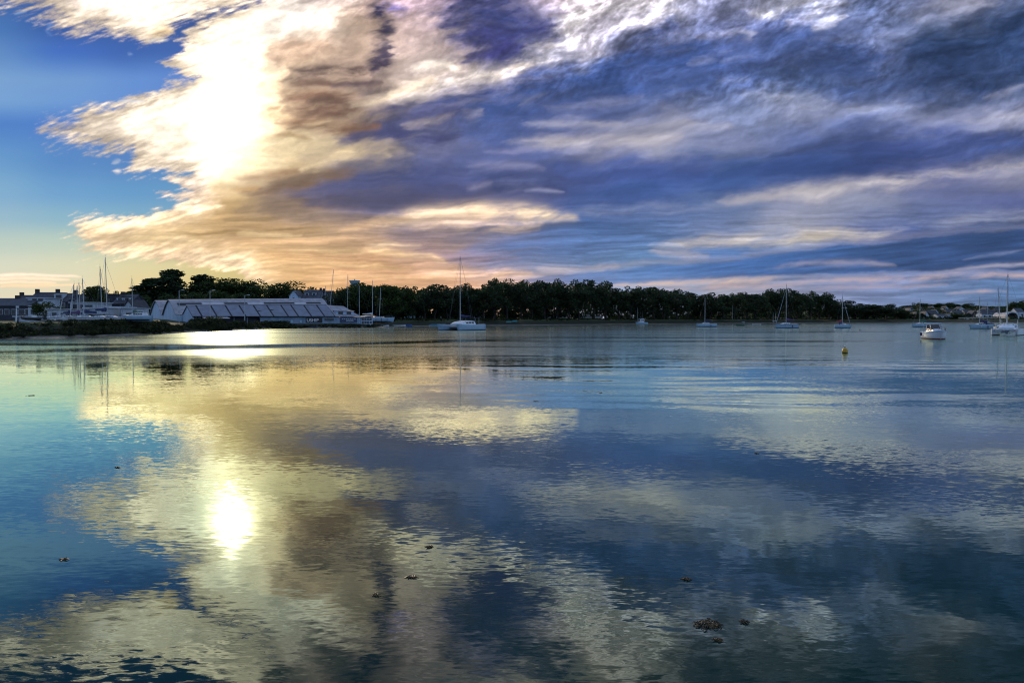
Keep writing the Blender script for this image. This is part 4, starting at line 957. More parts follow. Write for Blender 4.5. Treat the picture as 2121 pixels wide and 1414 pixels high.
# ---------------------------------------------------------------- the long boat shed
La = R(35); Ld = Vector((math.cos(La), math.sin(La), 0)); Wd_ = Vector((-math.sin(La), math.cos(La), 0))
O = AT(400, 205, 0)                         # front left corner of the low front building
KS = 1.15
def S(s, w, z): return O + Ld * (s * KS) + Wd_ * (w * KS) + Vector((0, 0, 2.4 + (z - 2.4) * KS))
GZ = .9
def shed():
    t = thing('boat_shed', 'long low white boatyard shed with grey sheeted roof and arched gable ends', 'shed', S(0, 0, GZ), world=True)
    # twin arched barns behind
    def arch(w0, w1, zt, n=14):
        P = [(w0, GZ), (w0, 3.3)]
        for i in range(1, n): q = i / n; a = (q - .5) * 2; P.append((w0 + (w1 - w0) * q, 3.3 + (zt - 3.3) * (1 - abs(a) ** 1.45)))
        return P + [(w1, 3.3), (w1, GZ)]
    def barn(s0, s1, w0, w1, z0, z1, nm):
        P0 = arch(w0, w1, z0); P1 = arch(w0, w1, z1)
        mb = MB(); mb.slab([S(s0, w, z) for w, z in P0], .25, -Ld); mb.build('gable_wall', shedwall, t)
        mb = MB(); mb.slab([S(s1, w, z) for w, z in P1], .25, Ld); mb.build('gable_wall', shedwall, t)
        mb = MB(); k = len(P0)
        mb.loft([[S(s0 - .35, w, z + .12) for w, z in P0[1:-1]], [S(s1 + .2, w, z + .12) for w, z in P1[1:-1]]], closed=False, caps=False)
        mb.loft([[S(s0 - .35, w, z - .10) for w, z in P0[1:-1]], [S(s0 - .35, w, z + .12) for w, z in P0[1:-1]]], closed=False, caps=False)
        rf = mb.build('roof', fibroof, t)
        for w in (w0, w1): MB().slab([S(s0, w, GZ), S(s1, w, GZ), S(s1, w, 3.25), S(s0, w, 3.25)], .2, Wd_ if w == w0 else -Wd_).build('side_wall', shedwall, t)
        return rf
    rb = barn(-1.2, 37, 10.2, 25.5, 7.05, 7.9, 'near')
    ra = barn(-1.0, 33, 26.5, 42, 7.15, 7.8, 'far')
    # light sheets and dark slots along the crest of the near barn
    for s0, s1, m in ((5.6, 10.6, panell), (16.6, 20.4, panell), (28.6, 31.5, panell), (-.2, 5.4, slitm), (10.8, 16.4, slitm), (20.6, 28.4, slitm), (31.7, 35.6, slitm)):
        wa, wb = 14.9, 13.6
        za = lambda s, w: 3.3 + ((7.05 + (7.9 - 7.05) * (s + 1.2) / 38.2) - 3.3) * (1 - abs((w - 10.2) / 15.3 * 2 - 1) ** 1.45) + .17
        MB().slab([S(s0, wa, za(s0, wa)), S(s1, wa, za(s1, wa)), S(s1, wb, za(s1, wb)), S(s0, wb, za(s0, wb))], .06, (0, 0, 1)).build('roof_light' if m is panell else 'roof_slot', m, rb)
    # low front building with the big sheeted slope
    We, Wr, Wb = 0., 5.2, 9.6; ze, zr = 3.1, 5.55
    def zr_(s): return zr + .5 * s / 33
    MB().slab([S(0, We, GZ), S(0, We, ze), S(0, Wr, zr), S(0, Wb, 3.6), S(0, Wb, GZ)], .2, -Ld).build('gable_wall', shedwall, t)
    base = MB().slab([S(-.2, We - .3, ze - .12), S(33.4, We - .3, ze), S(33.4, Wr, zr_(33.4) - .06), S(-.2, Wr, zr - .06)], .15, (0, -.4, .9)).build('roof_base', slitm, t)
    MB().slab([S(-.2, Wr, zr - .03), S(33.4, Wr, zr_(33.4) - .03), S(33.4, Wb, 4.0), S(-.2, Wb, 3.6)], .12, (0, .4, .9)).build('roof', panelm, t)
    cuts = [(-0.2, 1.61), (2.01, 4.87), (5.27, 8.2), (8.6, 11.38), (11.78, 14.74), (15.14, 17.94), (18.34, 21.44), (21.84, 23.93), (24.33, 27.19), (27.59, 30.51), (30.91, 33.3)]
    for a, b in cuts:
        MB().slab([S(a, We - .35, ze - .02), S(b, We - .35, ze + .02), S(b, Wr + .02, zr_(b) + .06), S(a, Wr + .02, zr_(a) + .06)], .09, (0, -.4, .9)).build('roof_panel', panelm, t)
    MB().box(S(16.6, Wr, 5.90), (.3, .3, .05), 0).v
    rc = MB(); rc.path([S(-.3, Wr, zr + .12), S(33.5, Wr, zr_(33.5) + .12)], .13, 6); rc.build('ridge_cap', panell, t)
    MB().path([S(-.3, We - .42, ze - .10), S(33.5, We - .42, ze - .02)], .10, 6).build('gutter', slitm, t)
    # front wall: open on the left with shade put into its dark colour, white on the right
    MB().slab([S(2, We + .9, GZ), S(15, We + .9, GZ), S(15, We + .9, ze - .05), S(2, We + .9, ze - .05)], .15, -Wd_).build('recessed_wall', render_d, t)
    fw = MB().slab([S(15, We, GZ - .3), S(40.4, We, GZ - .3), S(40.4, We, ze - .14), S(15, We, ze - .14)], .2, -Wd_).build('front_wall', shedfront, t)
    for s in (3.4, 6.2, 9., 12.): MB().box(S(s, We + .1, (GZ + ze) / 2), (.18, .18, ze - GZ - .2), La).build('post', render_g, t)
    for s in (.35, .95): MB().box(S(s, We - .04, 2.0), (.22, .06, 2.0), La).build('pilaster', slitm, t)
    lt = MB().slab([S(1.8, -2.6, 2.62), S(7.4, -2.6, 2.62), S(7.4, .2, 2.95), S(1.8, .2, 2.95)], .1, (0, 0, 1)).build('lean_to_roof', panell, t)
    MB().slab([S(1.9, -2.5, GZ), S(3.6, -2.5, GZ), S(3.6, -2.5, 2.5), S(1.9, -2.5, 2.5)], .1, -Wd_).build('lean_to_wall', shedwall, t)
    # end house with a hipped roof and dormer
    MB().add([S(33.6, We - .35, ze), S(40.3, We - .35, ze - .05), S(38.2, Wr + .5, 5.75), S(33.6, Wr + .5, 6.0), S(40.3, 10, ze - .05), S(33.6, 10, ze)], [(0, 1, 2, 3), (1, 4, 2), (3, 2, 4, 5), (0, 3, 5)]).build('hip_roof', fibroof, t)
    MB().slab([S(40.2, We, GZ), S(40.2, 9.8, GZ), S(40.2, 9.8, ze - .1), S(40.2, We, ze - .1)], .2, Ld).build('end_wall', shedwall, t)
    dm = MB().add([S(34.2, .9, 3.35), S(38.9, .9, 3.35), S(38.9, .9, 4.45), S(34.2, .9, 4.45), S(34.2, 4.2, 4.6), S(38.9, 4.2, 4.6), S(34.2, 2.0, 3.35), S(38.9, 2.0, 3.35)], [(0, 1, 2, 3), (3, 2, 5, 4), (0, 3, 4, 6), (1, 7, 5, 2)]).build('dormer', shedwall, t)
    for s in (34.8, 37.0): MB().box(S(s + .6, .85, 3.95), (1.35, .06, .8), La).build('window', glassdark, dm)
    MB().slab([S(34.0, .6, 4.50), S(39.1, .6, 4.50), S(39.1, 4.4, 4.75), S(34.0, 4.4, 4.75)], .08, (0, 0, 1)).build('dormer_roof', fibroof, t)
    # name board and windows on the white wall
    def board(s0, s1, z0, z1, m, nm='sign_board'):
        return MB().slab([S(s0, -.06, z0), S(s1, -.06, z0), S(s1, -.06, z1), S(s0, -.06, z1)], .05, -Wd_).build(nm, m, t)
    b = board(26.0, 30.2, 1.55, 2.80, signb)
    cu = bpy.data.curves.new('lettering', 'FONT'); cu.body = 'USHIP'; cu.size = 1.2; cu.extrude = .015; cu.offset = .02; cu.materials.append(signw)
    to = bpy.data.objects.new('tmp', cu); col.objects.link(to); bpy.context.view_layer.update(); me = bpy.data.meshes.new_from_object(to.evaluated_get(bpy.context.evaluated_depsgraph_get())); bpy.data.objects.remove(to)
    lo = bpy.data.objects.new('lettering', me); col.objects.link(lo); lo.parent = b
    lo.location = S(26.2, -.14, 1.80) - Vector(t['_world']); lo.rotation_euler = (R(90), 0, La); lo.scale = (1.1, 1, 1)
    board(30.8, 33.2, 2.0, 2.55, glassdark, 'window')
    b2 = board(34.8, 39.4, 1.55, 2.80, signn)
    mb = MB(); rr = random.Random(3)
    for k in range(7): s0 = 35.3 + k * .55; mb.slab([S(s0, -.12, 2.42), S(s0 + .36, -.12, 2.42), S(s0 + .36, -.12, 2.56), S(s0, -.12, 2.56)], .02, -Wd_)
    mb.slab([S(36.4, -.12, 1.95), S(38.4, -.12, 1.95), S(38.4, -.12, 2.15), S(36.4, -.12, 2.15)], .02, -Wd_); mb.build('worn_print', offwhite, b2)
    MB().lathe([(.001, 0), (.24, 0), (.24, .03), (.001, .03)], (0, 0, 0), 14)
    for s in (19.5, 22.3, 24.5): board(s, s + .5, 1.5, 2.2, bluehull, 'shutter')
shed()
def extension():
    t = thing('glazed_annexe', 'low blue glazed annexe at the right end of the long shed', 'building', S(42, 0, GZ), world=True)
    MB().slab([S(40.5, -.2, 3.0), S(44, -.2, 3.35), S(44, 5, 3.35), S(40.5, 5, 3.0)], .12, (0, 0, 1)).build('roof', panelm, t)
    MB().box(S(42.2, 2.5, 1.9), (3.7, 5, 2.3), La).build('wall', shedwall, t)
    for i in range(4):
        for j in range(2): MB().box(S(41.1 + i * .72, .28, 1.6 + j * .8), (.62, .10, .7), La).build('window', glassdark, t)
extension()

def lamp_post(px, top, base, d, label):
    p = W(px, base, d); q = W(px, top, d); t = thing('lamp_post', label, 'lamp post', p, group='lamp posts by the boat shed', world=True)
    MB().tube(p, q, .09, .05, 7).build('pole', alu, t)
    MB().tube(q, q + Vector((.7, 0, .15)), .035, n=5).build('arm', alu, t); MB().box(q + Vector((.85, 0, .13)), (.5, .22, .12)).build('lamp_head', offwhite, t)
lamp_post(371, 602, 668, 172, 'tall lamp post before the second arched gable of the shed')
lamp_post(435, 602, 668, 172, 'tall lamp post before the third roof panel of the shed')
lamp_post(507, 612, 664, 176, 'shorter lamp post before the middle of the shed roof')
lamp_post(606, 604, 660, 268, 'thin lamp post behind the right half of the shed roof')

# ---------------------------------------------------------------- buildings
def house(name, label, px0, px1, ridge, eave, base_z, d, depth=8., roof=slate, wall=render_w, wins=(), chim=(), gable=False, group=None, cat='house', yaw=0., dormers=()):
    """ridge along the view's width (gable=False) or towards the viewer (gable=True)"""
    a = W(px0, ridge, d); b = W(px1, ridge, d); c = (a + b) / 2; w = (b - a).length; zr = a.z; ze = W(px0, eave, d).z
    t = thing(name, label, cat, (c.x, d, base_z), yaw, group)
    H = zr - base_z; E = max(1.2, ze - base_z); h2 = w / 2; dp = depth / 2; y0 = 0.; y1 = depth
    if gable:
        MB().add([(-h2, y0, -.5), (h2, y0, -.5), (h2, y0, E), (0, y0, H), (-h2, y0, E), (-h2, y1, -.5), (h2, y1, -.5), (h2, y1, E), (0, y1, H), (-h2, y1, E)], [(0, 1, 2, 3, 4), (6, 5, 9, 8, 7), (5, 0, 4, 9), (1, 6, 7, 2)]).build('wall', wall, t)
        for s in (-1, 1): MB().slab([(s * (h2 + .25), y0 - .3, E - .18), (s * (h2 + .25), y1 + .3, E - .18), (0, y1 + .3, H + .12), (0, y0 - .3, H + .12)], .14, (s * .6, 0, .8)).build('roof', roof, t)
    else:
        MB().add([(-h2, y0, -.5), (h2, y0, -.5), (h2, y0, E), (-h2, y0, E), (-h2, y1, -.5), (h2, y1, -.5), (h2, y1, E), (-h2, y1, E), (-h2, dp, H), (h2, dp, H)], [(0, 1, 2, 3), (5, 4, 7, 6), (4, 0, 3, 8, 7), (1, 5, 6, 9, 2)]).build('wall', wall, t)
        for y_a in (y0 - .3, y1 + .3): MB().slab([(-h2 - .15, y_a, E - .12), (h2 + .15, y_a, E - .12), (h2 + .15, dp, H + .08), (-h2 - .15, dp, H + .08)], .14, (0, -1 if y_a < dp else 1, 1.2)).build('roof', roof, t)
    for (u, v, ww, hh) in wins:            # fractions of width, height over base in metres
        f = MB().box(((u - .5) * w, y0 - .03, v), (ww, .08, hh)).build('window', offwhite if wall is not render_w else render_g, t)
        MB().box(((u - .5) * w, y0 - .09, v), (ww - .16, .05, hh - .16)).build('pane', glassdark, f)
    for (u, hh) in chim: MB().box(((u - .5) * w, dp if not gable else y1 * .5, H + hh / 2 - .3), (.75, .9, hh + .6)).build('chimney', brick_m, t)
    for (u, ww, hh) in dormers:
        zz = (E + H) / 2; yy = dp * .38
        q = MB().box(((u - .5) * w, yy + .7, zz), (ww, 1.6, hh)).build('dormer', render_w, t); MB().box(((u - .5) * w, yy - .12, zz), (ww * .6, .06, hh * .55)).build('window', glassdark, q)
        MB().box(((u - .5) * w, yy + .6, zz + hh / 2 + .06), (ww + .3, 2.0, .12)).build('dormer_roof', slate, q)
    return t
def flatbox(name, label, px0, px1, top, base_z, d, depth=6., wall=render_w, wins=(), roofm=panell, cat='building', over=.25):
    a = W(px0, top, d); b = W(px1, top, d); c = (a + b) / 2; w = (b - a).length; H = a.z - base_z
    t = thing(name, label, cat, (c.x, d, base_z)); MB().box((0, depth / 2, H / 2 - .25), (w, depth, H + .4)).build('wall', wall, t)
    MB().box((0, depth / 2, H + .02), (w + over * 2, depth + over * 2, .16)).build('roof', roofm, t)
    for (u, v, ww, hh) in wins: f = MB().box(((u - .5) * w, -.03, v), (ww, .08, hh)).build('window', render_g, t); MB().box(((u - .5) * w, -.09, v), (ww - .14, .05, hh - .14)).build('pane', glassdark, f)
    return t
zb = 2.6
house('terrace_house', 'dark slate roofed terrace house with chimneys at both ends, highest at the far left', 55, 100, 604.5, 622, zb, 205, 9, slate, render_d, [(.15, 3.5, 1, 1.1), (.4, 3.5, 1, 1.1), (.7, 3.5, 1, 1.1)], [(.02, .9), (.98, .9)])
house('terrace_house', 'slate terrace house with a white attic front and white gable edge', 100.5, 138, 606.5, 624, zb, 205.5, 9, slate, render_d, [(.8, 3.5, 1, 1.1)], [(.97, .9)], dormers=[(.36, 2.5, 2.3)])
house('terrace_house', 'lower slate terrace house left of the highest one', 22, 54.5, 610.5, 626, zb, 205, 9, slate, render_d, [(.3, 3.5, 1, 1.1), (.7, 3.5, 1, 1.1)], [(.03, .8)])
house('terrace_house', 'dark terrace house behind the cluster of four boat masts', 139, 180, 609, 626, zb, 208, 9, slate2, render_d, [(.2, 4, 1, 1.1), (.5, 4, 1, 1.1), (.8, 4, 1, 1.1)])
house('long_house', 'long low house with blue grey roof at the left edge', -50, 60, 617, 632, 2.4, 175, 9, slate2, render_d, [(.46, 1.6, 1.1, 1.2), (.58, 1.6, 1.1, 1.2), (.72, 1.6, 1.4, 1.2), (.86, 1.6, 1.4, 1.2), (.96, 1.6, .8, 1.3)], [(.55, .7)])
house('far_house', 'slate house beyond the left edge of the terrace', -130, -52, 612, 630, 2.4, 190, 9, slate, render_g, [(.3, 2, 1, 1.2), (.7, 2, 1, 1.2)], [(.9, .7)])
flatbox('balcony_block', 'white flat roofed upper storey with two windows before the terrace', 57, 93, 617, 2.4, 178, 6, render_w, [(.40, 4.3, 1.0, .65), (.75, 4.3, 1.1, .65)], render_w)
house('white_cottage', 'small white rendered cottage half behind the round dark bush', 58, 80, 631, 633, 2.3, 168, 6, slate2, render_w, [(.4, 1.6, .7, .9)])
flatbox('modern_villa', 'white flat roofed villa with broad windows behind the boatyard masts', 145, 195, 626.5, 2.3, 160, 7, render_w, [(.22, 2.6, 1.0, 1.0), (.48, 2.6, 1.1, .9), (.78, 2.6, 1.5, .8)], render_w)
flatbox('yard_pavilion', 'white single storey yard pavilion with open dark bays', 98, 170, 640.5, 2.1, 140, 5, render_w, [(.20, .95, .8, 1.1), (.42, 1.2, .45, .45), (.62, 1.1, 1.3, 1.0), (.88, 1.1, .6, 1.2)], panell)
flatbox('yard_office', 'plain white yard office with a dark strip for its shadow line, right of the pavilion', 174, 219, 637.5, 2.1, 142, 5, render_w, [(.6, 1.05, 3.0, .35)], render_w)  # the low wide pane is a dark strip standing in for the shadow
flatbox('white_shed', 'small white harbour hut beside the tall white post at far left', 31, 62, 655.5, 1.8, 116, 3, render_w, [(.2, .5, .3, .8)], render_w, cat='shed')
flatbox('kiosk_box', 'tiny pale cabinet right of the harbour hut', 63, 70, 656.8, 1.9, 118, 1, render_w, (), render_w, cat='cabinet')
flatbox('tower_house', 'dark narrow block rising behind the tallest left masts', 214, 233, 609, 2.5, 190, 8, render_d, [(.5, 4, .7, 1.5)], slate)
house('villa', 'dark slate roofed villa with pale dormers left of the big trees', 232, 268, 609, 628, 2.5, 185, 9, slate, render_d, [(.2, 2, .9, 1.2), (.5, 2, .9, 1.2)], [(.1, .7)], dormers=[(.25, 1.5, .8), (.65, 1.5, .8)])
house('gabled_house', 'white gabled house with dark timbering beside the big trees', 256, 276, 621, 636, 2.4, 165, 7, slate, render_w, [(.3, 2.2, .6, 1.0), (.7, 2.2, .6, 1.0)], gable=True)
flatbox('garage', 'white garage with a broad dark door left of the arched gables', 250, 277, 638.5, 2.1, 145, 6, render_w, [(.62, 1.1, 1.0, .8)], render_w)
flatbox('veranda_house', 'pale low house with shaded veranda between garage and yard office', 222, 249, 636, 2.1, 150, 6, render_g, [(.3, 1.3, .7, .8), (.7, 1.3, .7, .8)], render_w)
# houses behind the shed
house('gabled_villa', 'wide slate villa with pale dormers and one chimney behind the shed', 626, 662, 599.5, 618, 2.8, 300, 9, slate2, render_g, [(.3, 3, 1, 1.2)], [(.9, .8)], dormers=[(.2, 1.6, 1.3), (.62, 1.6, 1.3)])
house('gabled_villa', 'slate house with a narrow pale blue gable front behind the shed', 599, 617, 601, 612, 2.8, 296, 9, slate2, shedwall, [(.5, 7, .8, 1.3)], gable=True)
house('gabled_villa', 'lower slate house behind the shed left of the leaning mast', 660, 686, 601.5, 617, 2.8, 304, 9, slate, render_g, [(.5, 3, 1, 1.2)], [(.2, .9)], dormers=[(.5, 1.6, 1.1)])
# water tower
def water_tower():
    d = 900; c = AT(735, d, 3); k = d / F; t = thing('water_tower', 'pale blue flared water tower rising over the trees behind the shed', 'water tower', c)
    zt = W(735, 581, d).z - 3; zb_ = W(735, 592, d).z - 3; r = 11.4 * k
    MB().lathe([(r * .55, zb_ - 3), (r * .55, zb_), (r * .98, zt - .6), (r, zt), (r * .6, zt + .2), (.1, zt + .6)], n=28).build('tank', towerm, t)
    MB().lathe([(r * .42, 0), (r * .36, zb_ * .5), (r * .42, zb_ - 2)], n=20).build('shaft', towerm, t)
    for i in range(14): a = i * 6.283 / 14; MB().box((math.cos(a) * r * .56, math.sin(a) * r * .56, zb_ - 1.2), (.8, .8, 2.0), a).build('rib', render_d, t)
    MB().lathe([(.5, zt + .5), (.5, zt + 1.6), (.1, zt + 1.7)], n=8).build('vent', render_d, t)
water_tower()

# big trees behind the yard
for (k, x, top, d, w, lab) in (
 ('cypress', 312, 577, 290, 78, 'dark rounded conifer at the left of the group behind the arched gables'),
 ('cypress', 362, 560, 294, 66, 'tallest dark conifer, rising over the arched gables of the shed'),
 ('broad', 292, 604, 288, 60, 'low dark tree at the left foot of the big conifers'),
 ('broad', 338, 594, 298, 70, 'dark tree filling the gap between the two left conifers'),
 ('cypress', 415, 571, 298, 66, 'dark conifer right of the tallest one, behind the lamp post'),
 ('broad', 385, 594, 300, 62, 'low dark tree between the tallest conifer and its right neighbour'),
 ('broad', 448, 579, 298, 66, 'flat topped dark tree over the middle of the shed roof'),
 ('broad', 484, 579, 300, 70, 'broad dark tree over the shed roof, third from the right of its clump'),
 ('broad', 512, 581, 298, 60, 'broad dark tree over the shed roof, second from the right of its clump'),
 ('bush', 532, 597, 302, 44, 'lowest dark tree at the right end of the clump over the shed'),
 ('broad', 592, 585, 312, 62, 'green rounded tree alone between the clump and the slate villas'),
 ('bush', 566, 600, 314, 52, 'low green tree at the left foot of the lone rounded tree'),
 ('bush', 640, 596, 352, 46, 'light leafy tree top behind the slate villas'),
 ('bush', 688, 605, 337, 40, 'small dark tree right of the leaning mast'),
 ('broad', 196, 593, 172, 40, 'airy wind shaped tree left of the two tallest yard masts'),
 ('bush', 94, 626, 155, 42, 'round dark bush before the terrace houses'),
 ('bush', 122, 634, 158, 26, 'smaller dark bush right of the round one'),
 ('bush', 270, 606, 205, 22, 'small dark tree over the villa roof left of the big conifers'),
 ('bush', 245, 604, 215, 24, 'small bushy tree top over the villa roof'),
 ('bush', 215, 612, 180, 20, 'small leafy tree between the tall masts and the villa'),
 ('bush', 440, 655, 168, 36, 'rounded shrub before the lean-to of the shed')):
    tree(k, x, top, d, 2.4 if d > 170 else 1.6, lab, w, name={'cypress': 'conifer_tree', 'broad': 'broadleaf_tree', 'bush': 'bush'}[k])

tree('bush', 465, 604, 275, 2.4, 'low dark undergrowth tree behind the middle roof panels of the shed', 90, name='bush')
tree('bush', 400, 608, 275, 2.4, 'low dark undergrowth tree behind the third gable of the shed', 90, name='bush')
tree('bush', 330, 612, 275, 2.4, 'low dark undergrowth tree right behind the two arched gables', 90, name='bush')
# ---------------------------------------------------------------- boats on the hard at the left
def yard_boat(label, hx, d, L, rz, mast=None, cover=darkblue, bz=2.0, keel=.22, hullm=offwhite, cradle=True, stripe=antifoul):
    t = thing('sailing_boat', label, 'sailing boat', AT(hx, d, bz + keel), rz, 'boats laid up in the yard'); B = L * .34
    L *= .66; B *= .7; h, hb, sh = hull_parts(L, B, .48, .15, t, hullm, stripe, sheer_stripe=random.choice([darkblue, azure, None, antifoul]))
    coach(t, -L * .12, L * .26, B * .55, .48, .25, white, 3)
    MB().loft([[(x0, -.06, -.15), (x0 - .1, -.05, -keel), (x0 - .1, .05, -keel), (x0, .06, -.15)] for x0 in (-L * .12, L * .14)]).build('keel', antifoul, t)
    if cradle:
        for sx in (-.25, .25):
            for s in (-1, 1): MB().tube((L * sx, s * B * .55, -keel), (L * sx, s * B * .38, .1), .05, n=5).build('prop', rust, t)
    if mast:
        (tx, ty) = mast; top = W(tx, ty, d) - Vector(t.location); q = Matrix.Rotation(-rz, 3, 'Z') @ top
        rig(t, L, B, .48, q.z - .48, q.x * .6 if abs(q.x) < L * .3 else L * .05, cover, False, lean=(q.x * .4 if abs(q.x) < L * .3 else q.x - L * .05, q.y), r=.07)
    rail(t, L, hb, sh, h=.4); return t
yard_boat('white yacht on the hard with the tallest mast of the left boatyard', 226, 125, 7.2, R(8), (218, 533))
yard_boat('pale blue yacht on the hard with the second tallest left mast', 213, 133, 6.8, R(148), (207, 552), darkblue, hullm=bluehull)
yard_boat('pale blue yacht at the right end of the left yard, mast by the big trees', 277, 138, 6.5, R(200), (273, 576), greencv, hullm=bluehull)
yard_boat('white yacht with the rightmost mast of the cluster of four', 178, 120, 7.0, R(218), (170.5, 577))
yard_boat('grey yacht with the third mast of the cluster of four', 168, 127, 6.2, R(38), (163.5, 585), purple, hullm=render_g)
yard_boat('bright blue yacht with the leftmost mast of the cluster', 140, 121, 6.6, R(-28), (153.5, 587), darkblue, hullm=azure)
yard_boat('white yacht set back with a thin mast inside the cluster of four', 160, 135, 6.0, R(150), (159.5, 591))
yard_boat('low white yacht on the hard with a short thin mast before the pavilion', 116, 118, 5.6, R(160), (129.5, 618), None)
yard_boat('mastless white yacht hull at the right foot of the yard office', 205, 118, 6.0, R(-20), None)
def cruiser(label, hx, d, L, rz, bz):
    t = thing('motorboat', label, 'motorboat', AT(hx, d, bz), rz); B = L * .36; h, hb, sh = hull_parts(L, B, .62, .3, t, bluehull, antifoul, sheer_stripe=white)
    coach(t, -L * .3, L * .3, B * .7, .62, .5, white, 4); MB().box((-L * .18, 0, 1.45), (L * .3, B * .5, .08)).build('hard_top', white, t)
    for x0 in (-L * .3, -L * .05):
        for s in (-1, 1): MB().tube((x0, s * B * .22, 1.0), (x0, s * B * .22, 1.45), .03, n=4).build('hard_top_leg', alu, t)
    rail(t, L, hb, sh, t0=.4)
cruiser('long white cabin cruiser on the hard left of the arched gables', 286, 122, 4.4, R(172), 2.3)
def rib():
    t = thing('rigid_inflatable', 'dark inflatable boat with a pale bow and frame on the left bank', 'dinghy', AT(68, 110, 2.1), R(178)); P = [(-1.5, -.6, .35), (.6, -.6, .38), (1.3, -.3, .5), (1.55, 0, .58), (1.3, .3, .5), (.6, .6, .38), (-1.5, .6, .35)]
    MB().path(P, .2, 8).build('tube', blackm, t); MB().loft([[(-1.4, -.5, .25), (-1.4, 0, .02), (-1.4, .5, .25)], [(1.3, -.1, .4), (1.3, 0, .3), (1.3, .1, .4)]], closed=False, caps=False).build('hull', offwhite, t)
    MB().tube((-1.5, 0, .3), (1.5, 0, .62), .05).build('keel_strip', bluehull, t)
    MB().path([(-1.1, -.4, .4), (-1.1, -.4, 1.2), (-1.1, .4, 1.2), (-1.1, .4, .4)], .03).build('arch', wire, t); MB().box((-1.7, 0, .6), (.25, .3, .7)).build('outboard_motor', blackm, t); MB().box((-.2, 0, .6), (.5, .4, .5)).build('console', signw, t)
rib()
def trailer_boat():
    t = thing('dinghy', 'white and dark dinghy heap beside the inflatable on the left bank', 'dinghy', AT(101, 110, 2.0), R(30))
    MB().loft([[(x0, -w, z + .35), (x0, 0, z), (x0, w, z + .35)] for x0, w, z in ((-.9, .4, .05), (0, .5, 0), (.9, .08, .25))], closed=False, caps=False).build('hull', signw, t)
    MB().box((0, 0, .3), (1.2, .6, .08)).build('cover', blackm, t); MB().box((.1, .1, -.05), (1.3, .3, .1)).build('cradle', rust, t)
trailer_boat()
def post(px, top, base, d, label, m=signw, r=.09):
    p = W(px, base, d); q = W(px, top, d); t = thing('post', label, 'post', p, world=True); MB().tube(p, q, r, r * .8, 8).build('shaft', m, t); MB().box(q + Vector((.15, 0, .1)), (.35, .2, .28)).build('lamp_head', offwhite, t)
post(34, 637, 670, 112, 'tall white post standing before the harbour hut')
def wreck():
    t = thing('wreck', 'weathered ribs of a small wooden wreck lying at the left waterline', 'wreck', G(180, 694), world=True); d = G(180, 694).y + 1
    for a, b in (((165, 690), (176, 688)), ((174, 690), (187, 676)), ((180, 691), (192, 681)), ((186, 691), (193, 683)), ((193, 692), (194, 681)), ((168, 692), (196, 690)), ((178, 688), (190, 687))):
        MB().tube(W(*a, d), W(*b, d + .4), .085, .05, 5).build('timber', drift, t)
    MB().slab([W(170, 691.5, d), W(195, 690.5, d), W(194, 686, d + .3), W(182, 689, d + .3)], .08).build('plank', drift, t)
wreck()
# boats ashore right of the shed
def shore_yacht(label, hx, hy, d, L, rz, mast, cover, m=bluehull):
    t = thing('sailing_boat', label, 'sailing boat', W(hx, hy, d), rz, 'yachts ashore right of the shed'); B = L * .4; h, hb, sh = hull_parts(L, B, 1.15, .3, t, m, antifoul)
    coach(t, -L * .2, L * .2, B * .6, 1.15, .4, white, 3); top = Matrix.Rotation(-rz, 3, 'Z') @ (W(*mast, d) - Vector(t.location))
    mx = max(-L * .3, min(L * .3, top.x)); rig(t, L, B, 1.15, top.z - 1.15, mx, cover, False, lean=(top.x - mx, top.y), r=.085)
    for sx in (-.3, -.1, .1, .3): MB().tube((L * sx, -B * .52, -1.1), (L * sx, -B * .49, 1.1), .05, n=5).build('prop', blackm, t)
    rail(t, L, hb, sh); return t
shore_yacht('pale blue yacht on props right of the shed, with the tallest mast there', 786, 666, 243, 8.4, R(2), (771.5, 581), offwhite)
shore_yacht('white yacht just right of the glazed annexe, with a slim mast', 752, 666, 250, 5.2, R(10), (744, 591), None, white)
def bare_mast(label, a, b, d, cat='mast', r=.09):
    p = W(*b, d); t = thing('mast', label, cat, p, world=True, group='masts of boats hidden behind the shed'); q = W(*a, d); MB().tube(p, q, r, r * .7, 7).build('spar', alu, t)
    m = p.lerp(q, .6)
    for s in (-1, 1): MB().path([p + Vector((s * 1.1, 0, .2)), m + Vector((s * .55, 0, 0)), q], .014, 4).build('shroud', wire, t)
    MB().tube(m - Vector((.55, 0, 0)), m + Vector((.55, 0, 0)), .025, n=4).build('spreader', alu, t)
bare_mast('bare mast leaning to the right over the slate villas', (691, 558), (683, 640), 272)
bare_mast('straight bare mast just left of the water tower', (720.5, 568), (720, 660), 258)
bare_mast('short bare mast between the slate villas and the leaning mast', (674.5, 592), (673, 632), 290)
bare_mast('bare mast slanting to the left, right of the tallest mast by the annexe', (788.5, 595), (786, 654), 246)
def landing_frame():
    t = thing('slipway_trolley', 'small white slipway trolley at the waterline below the name board', 'trolley', G(665, 679.6), world=True); d = G(665, 679.6).y + .5
    MB().slab([W(656, 675, d), W(672, 674.4, d), W(672.5, 674.2, d + 1.2), W(657, 674.6, d + 1.2)], .12, (0, 0, 1)).build('top', signw, t)
    for x in (656.8, 660, 664.5, 668.5, 671.5): MB().tube(W(x, 679.5, d), W(x, 675.2, d), .07, n=5).build('leg', signw, t)
landing_frame()
dinghy('rowing_boat', 'dark rowing boat drawn up on the shore below the name board', LAND(643, 3), R(160), 3.4, render_d, rust)
dinghy('dinghy', 'white dinghy on the beach right of the yachts ashore', LAND(826, 4), R(20), 4.2, white, offwhite)
dinghy('dinghy', 'low white dinghy nearest the propped yacht', LAND(790, 3.5), R(-10), 4.6, offwhite, white)
dinghy('dinghy', 'bright blue dinghy on the beach left of the large catamaran', LAND(842, 4), R(5), 3.4, azure, white)
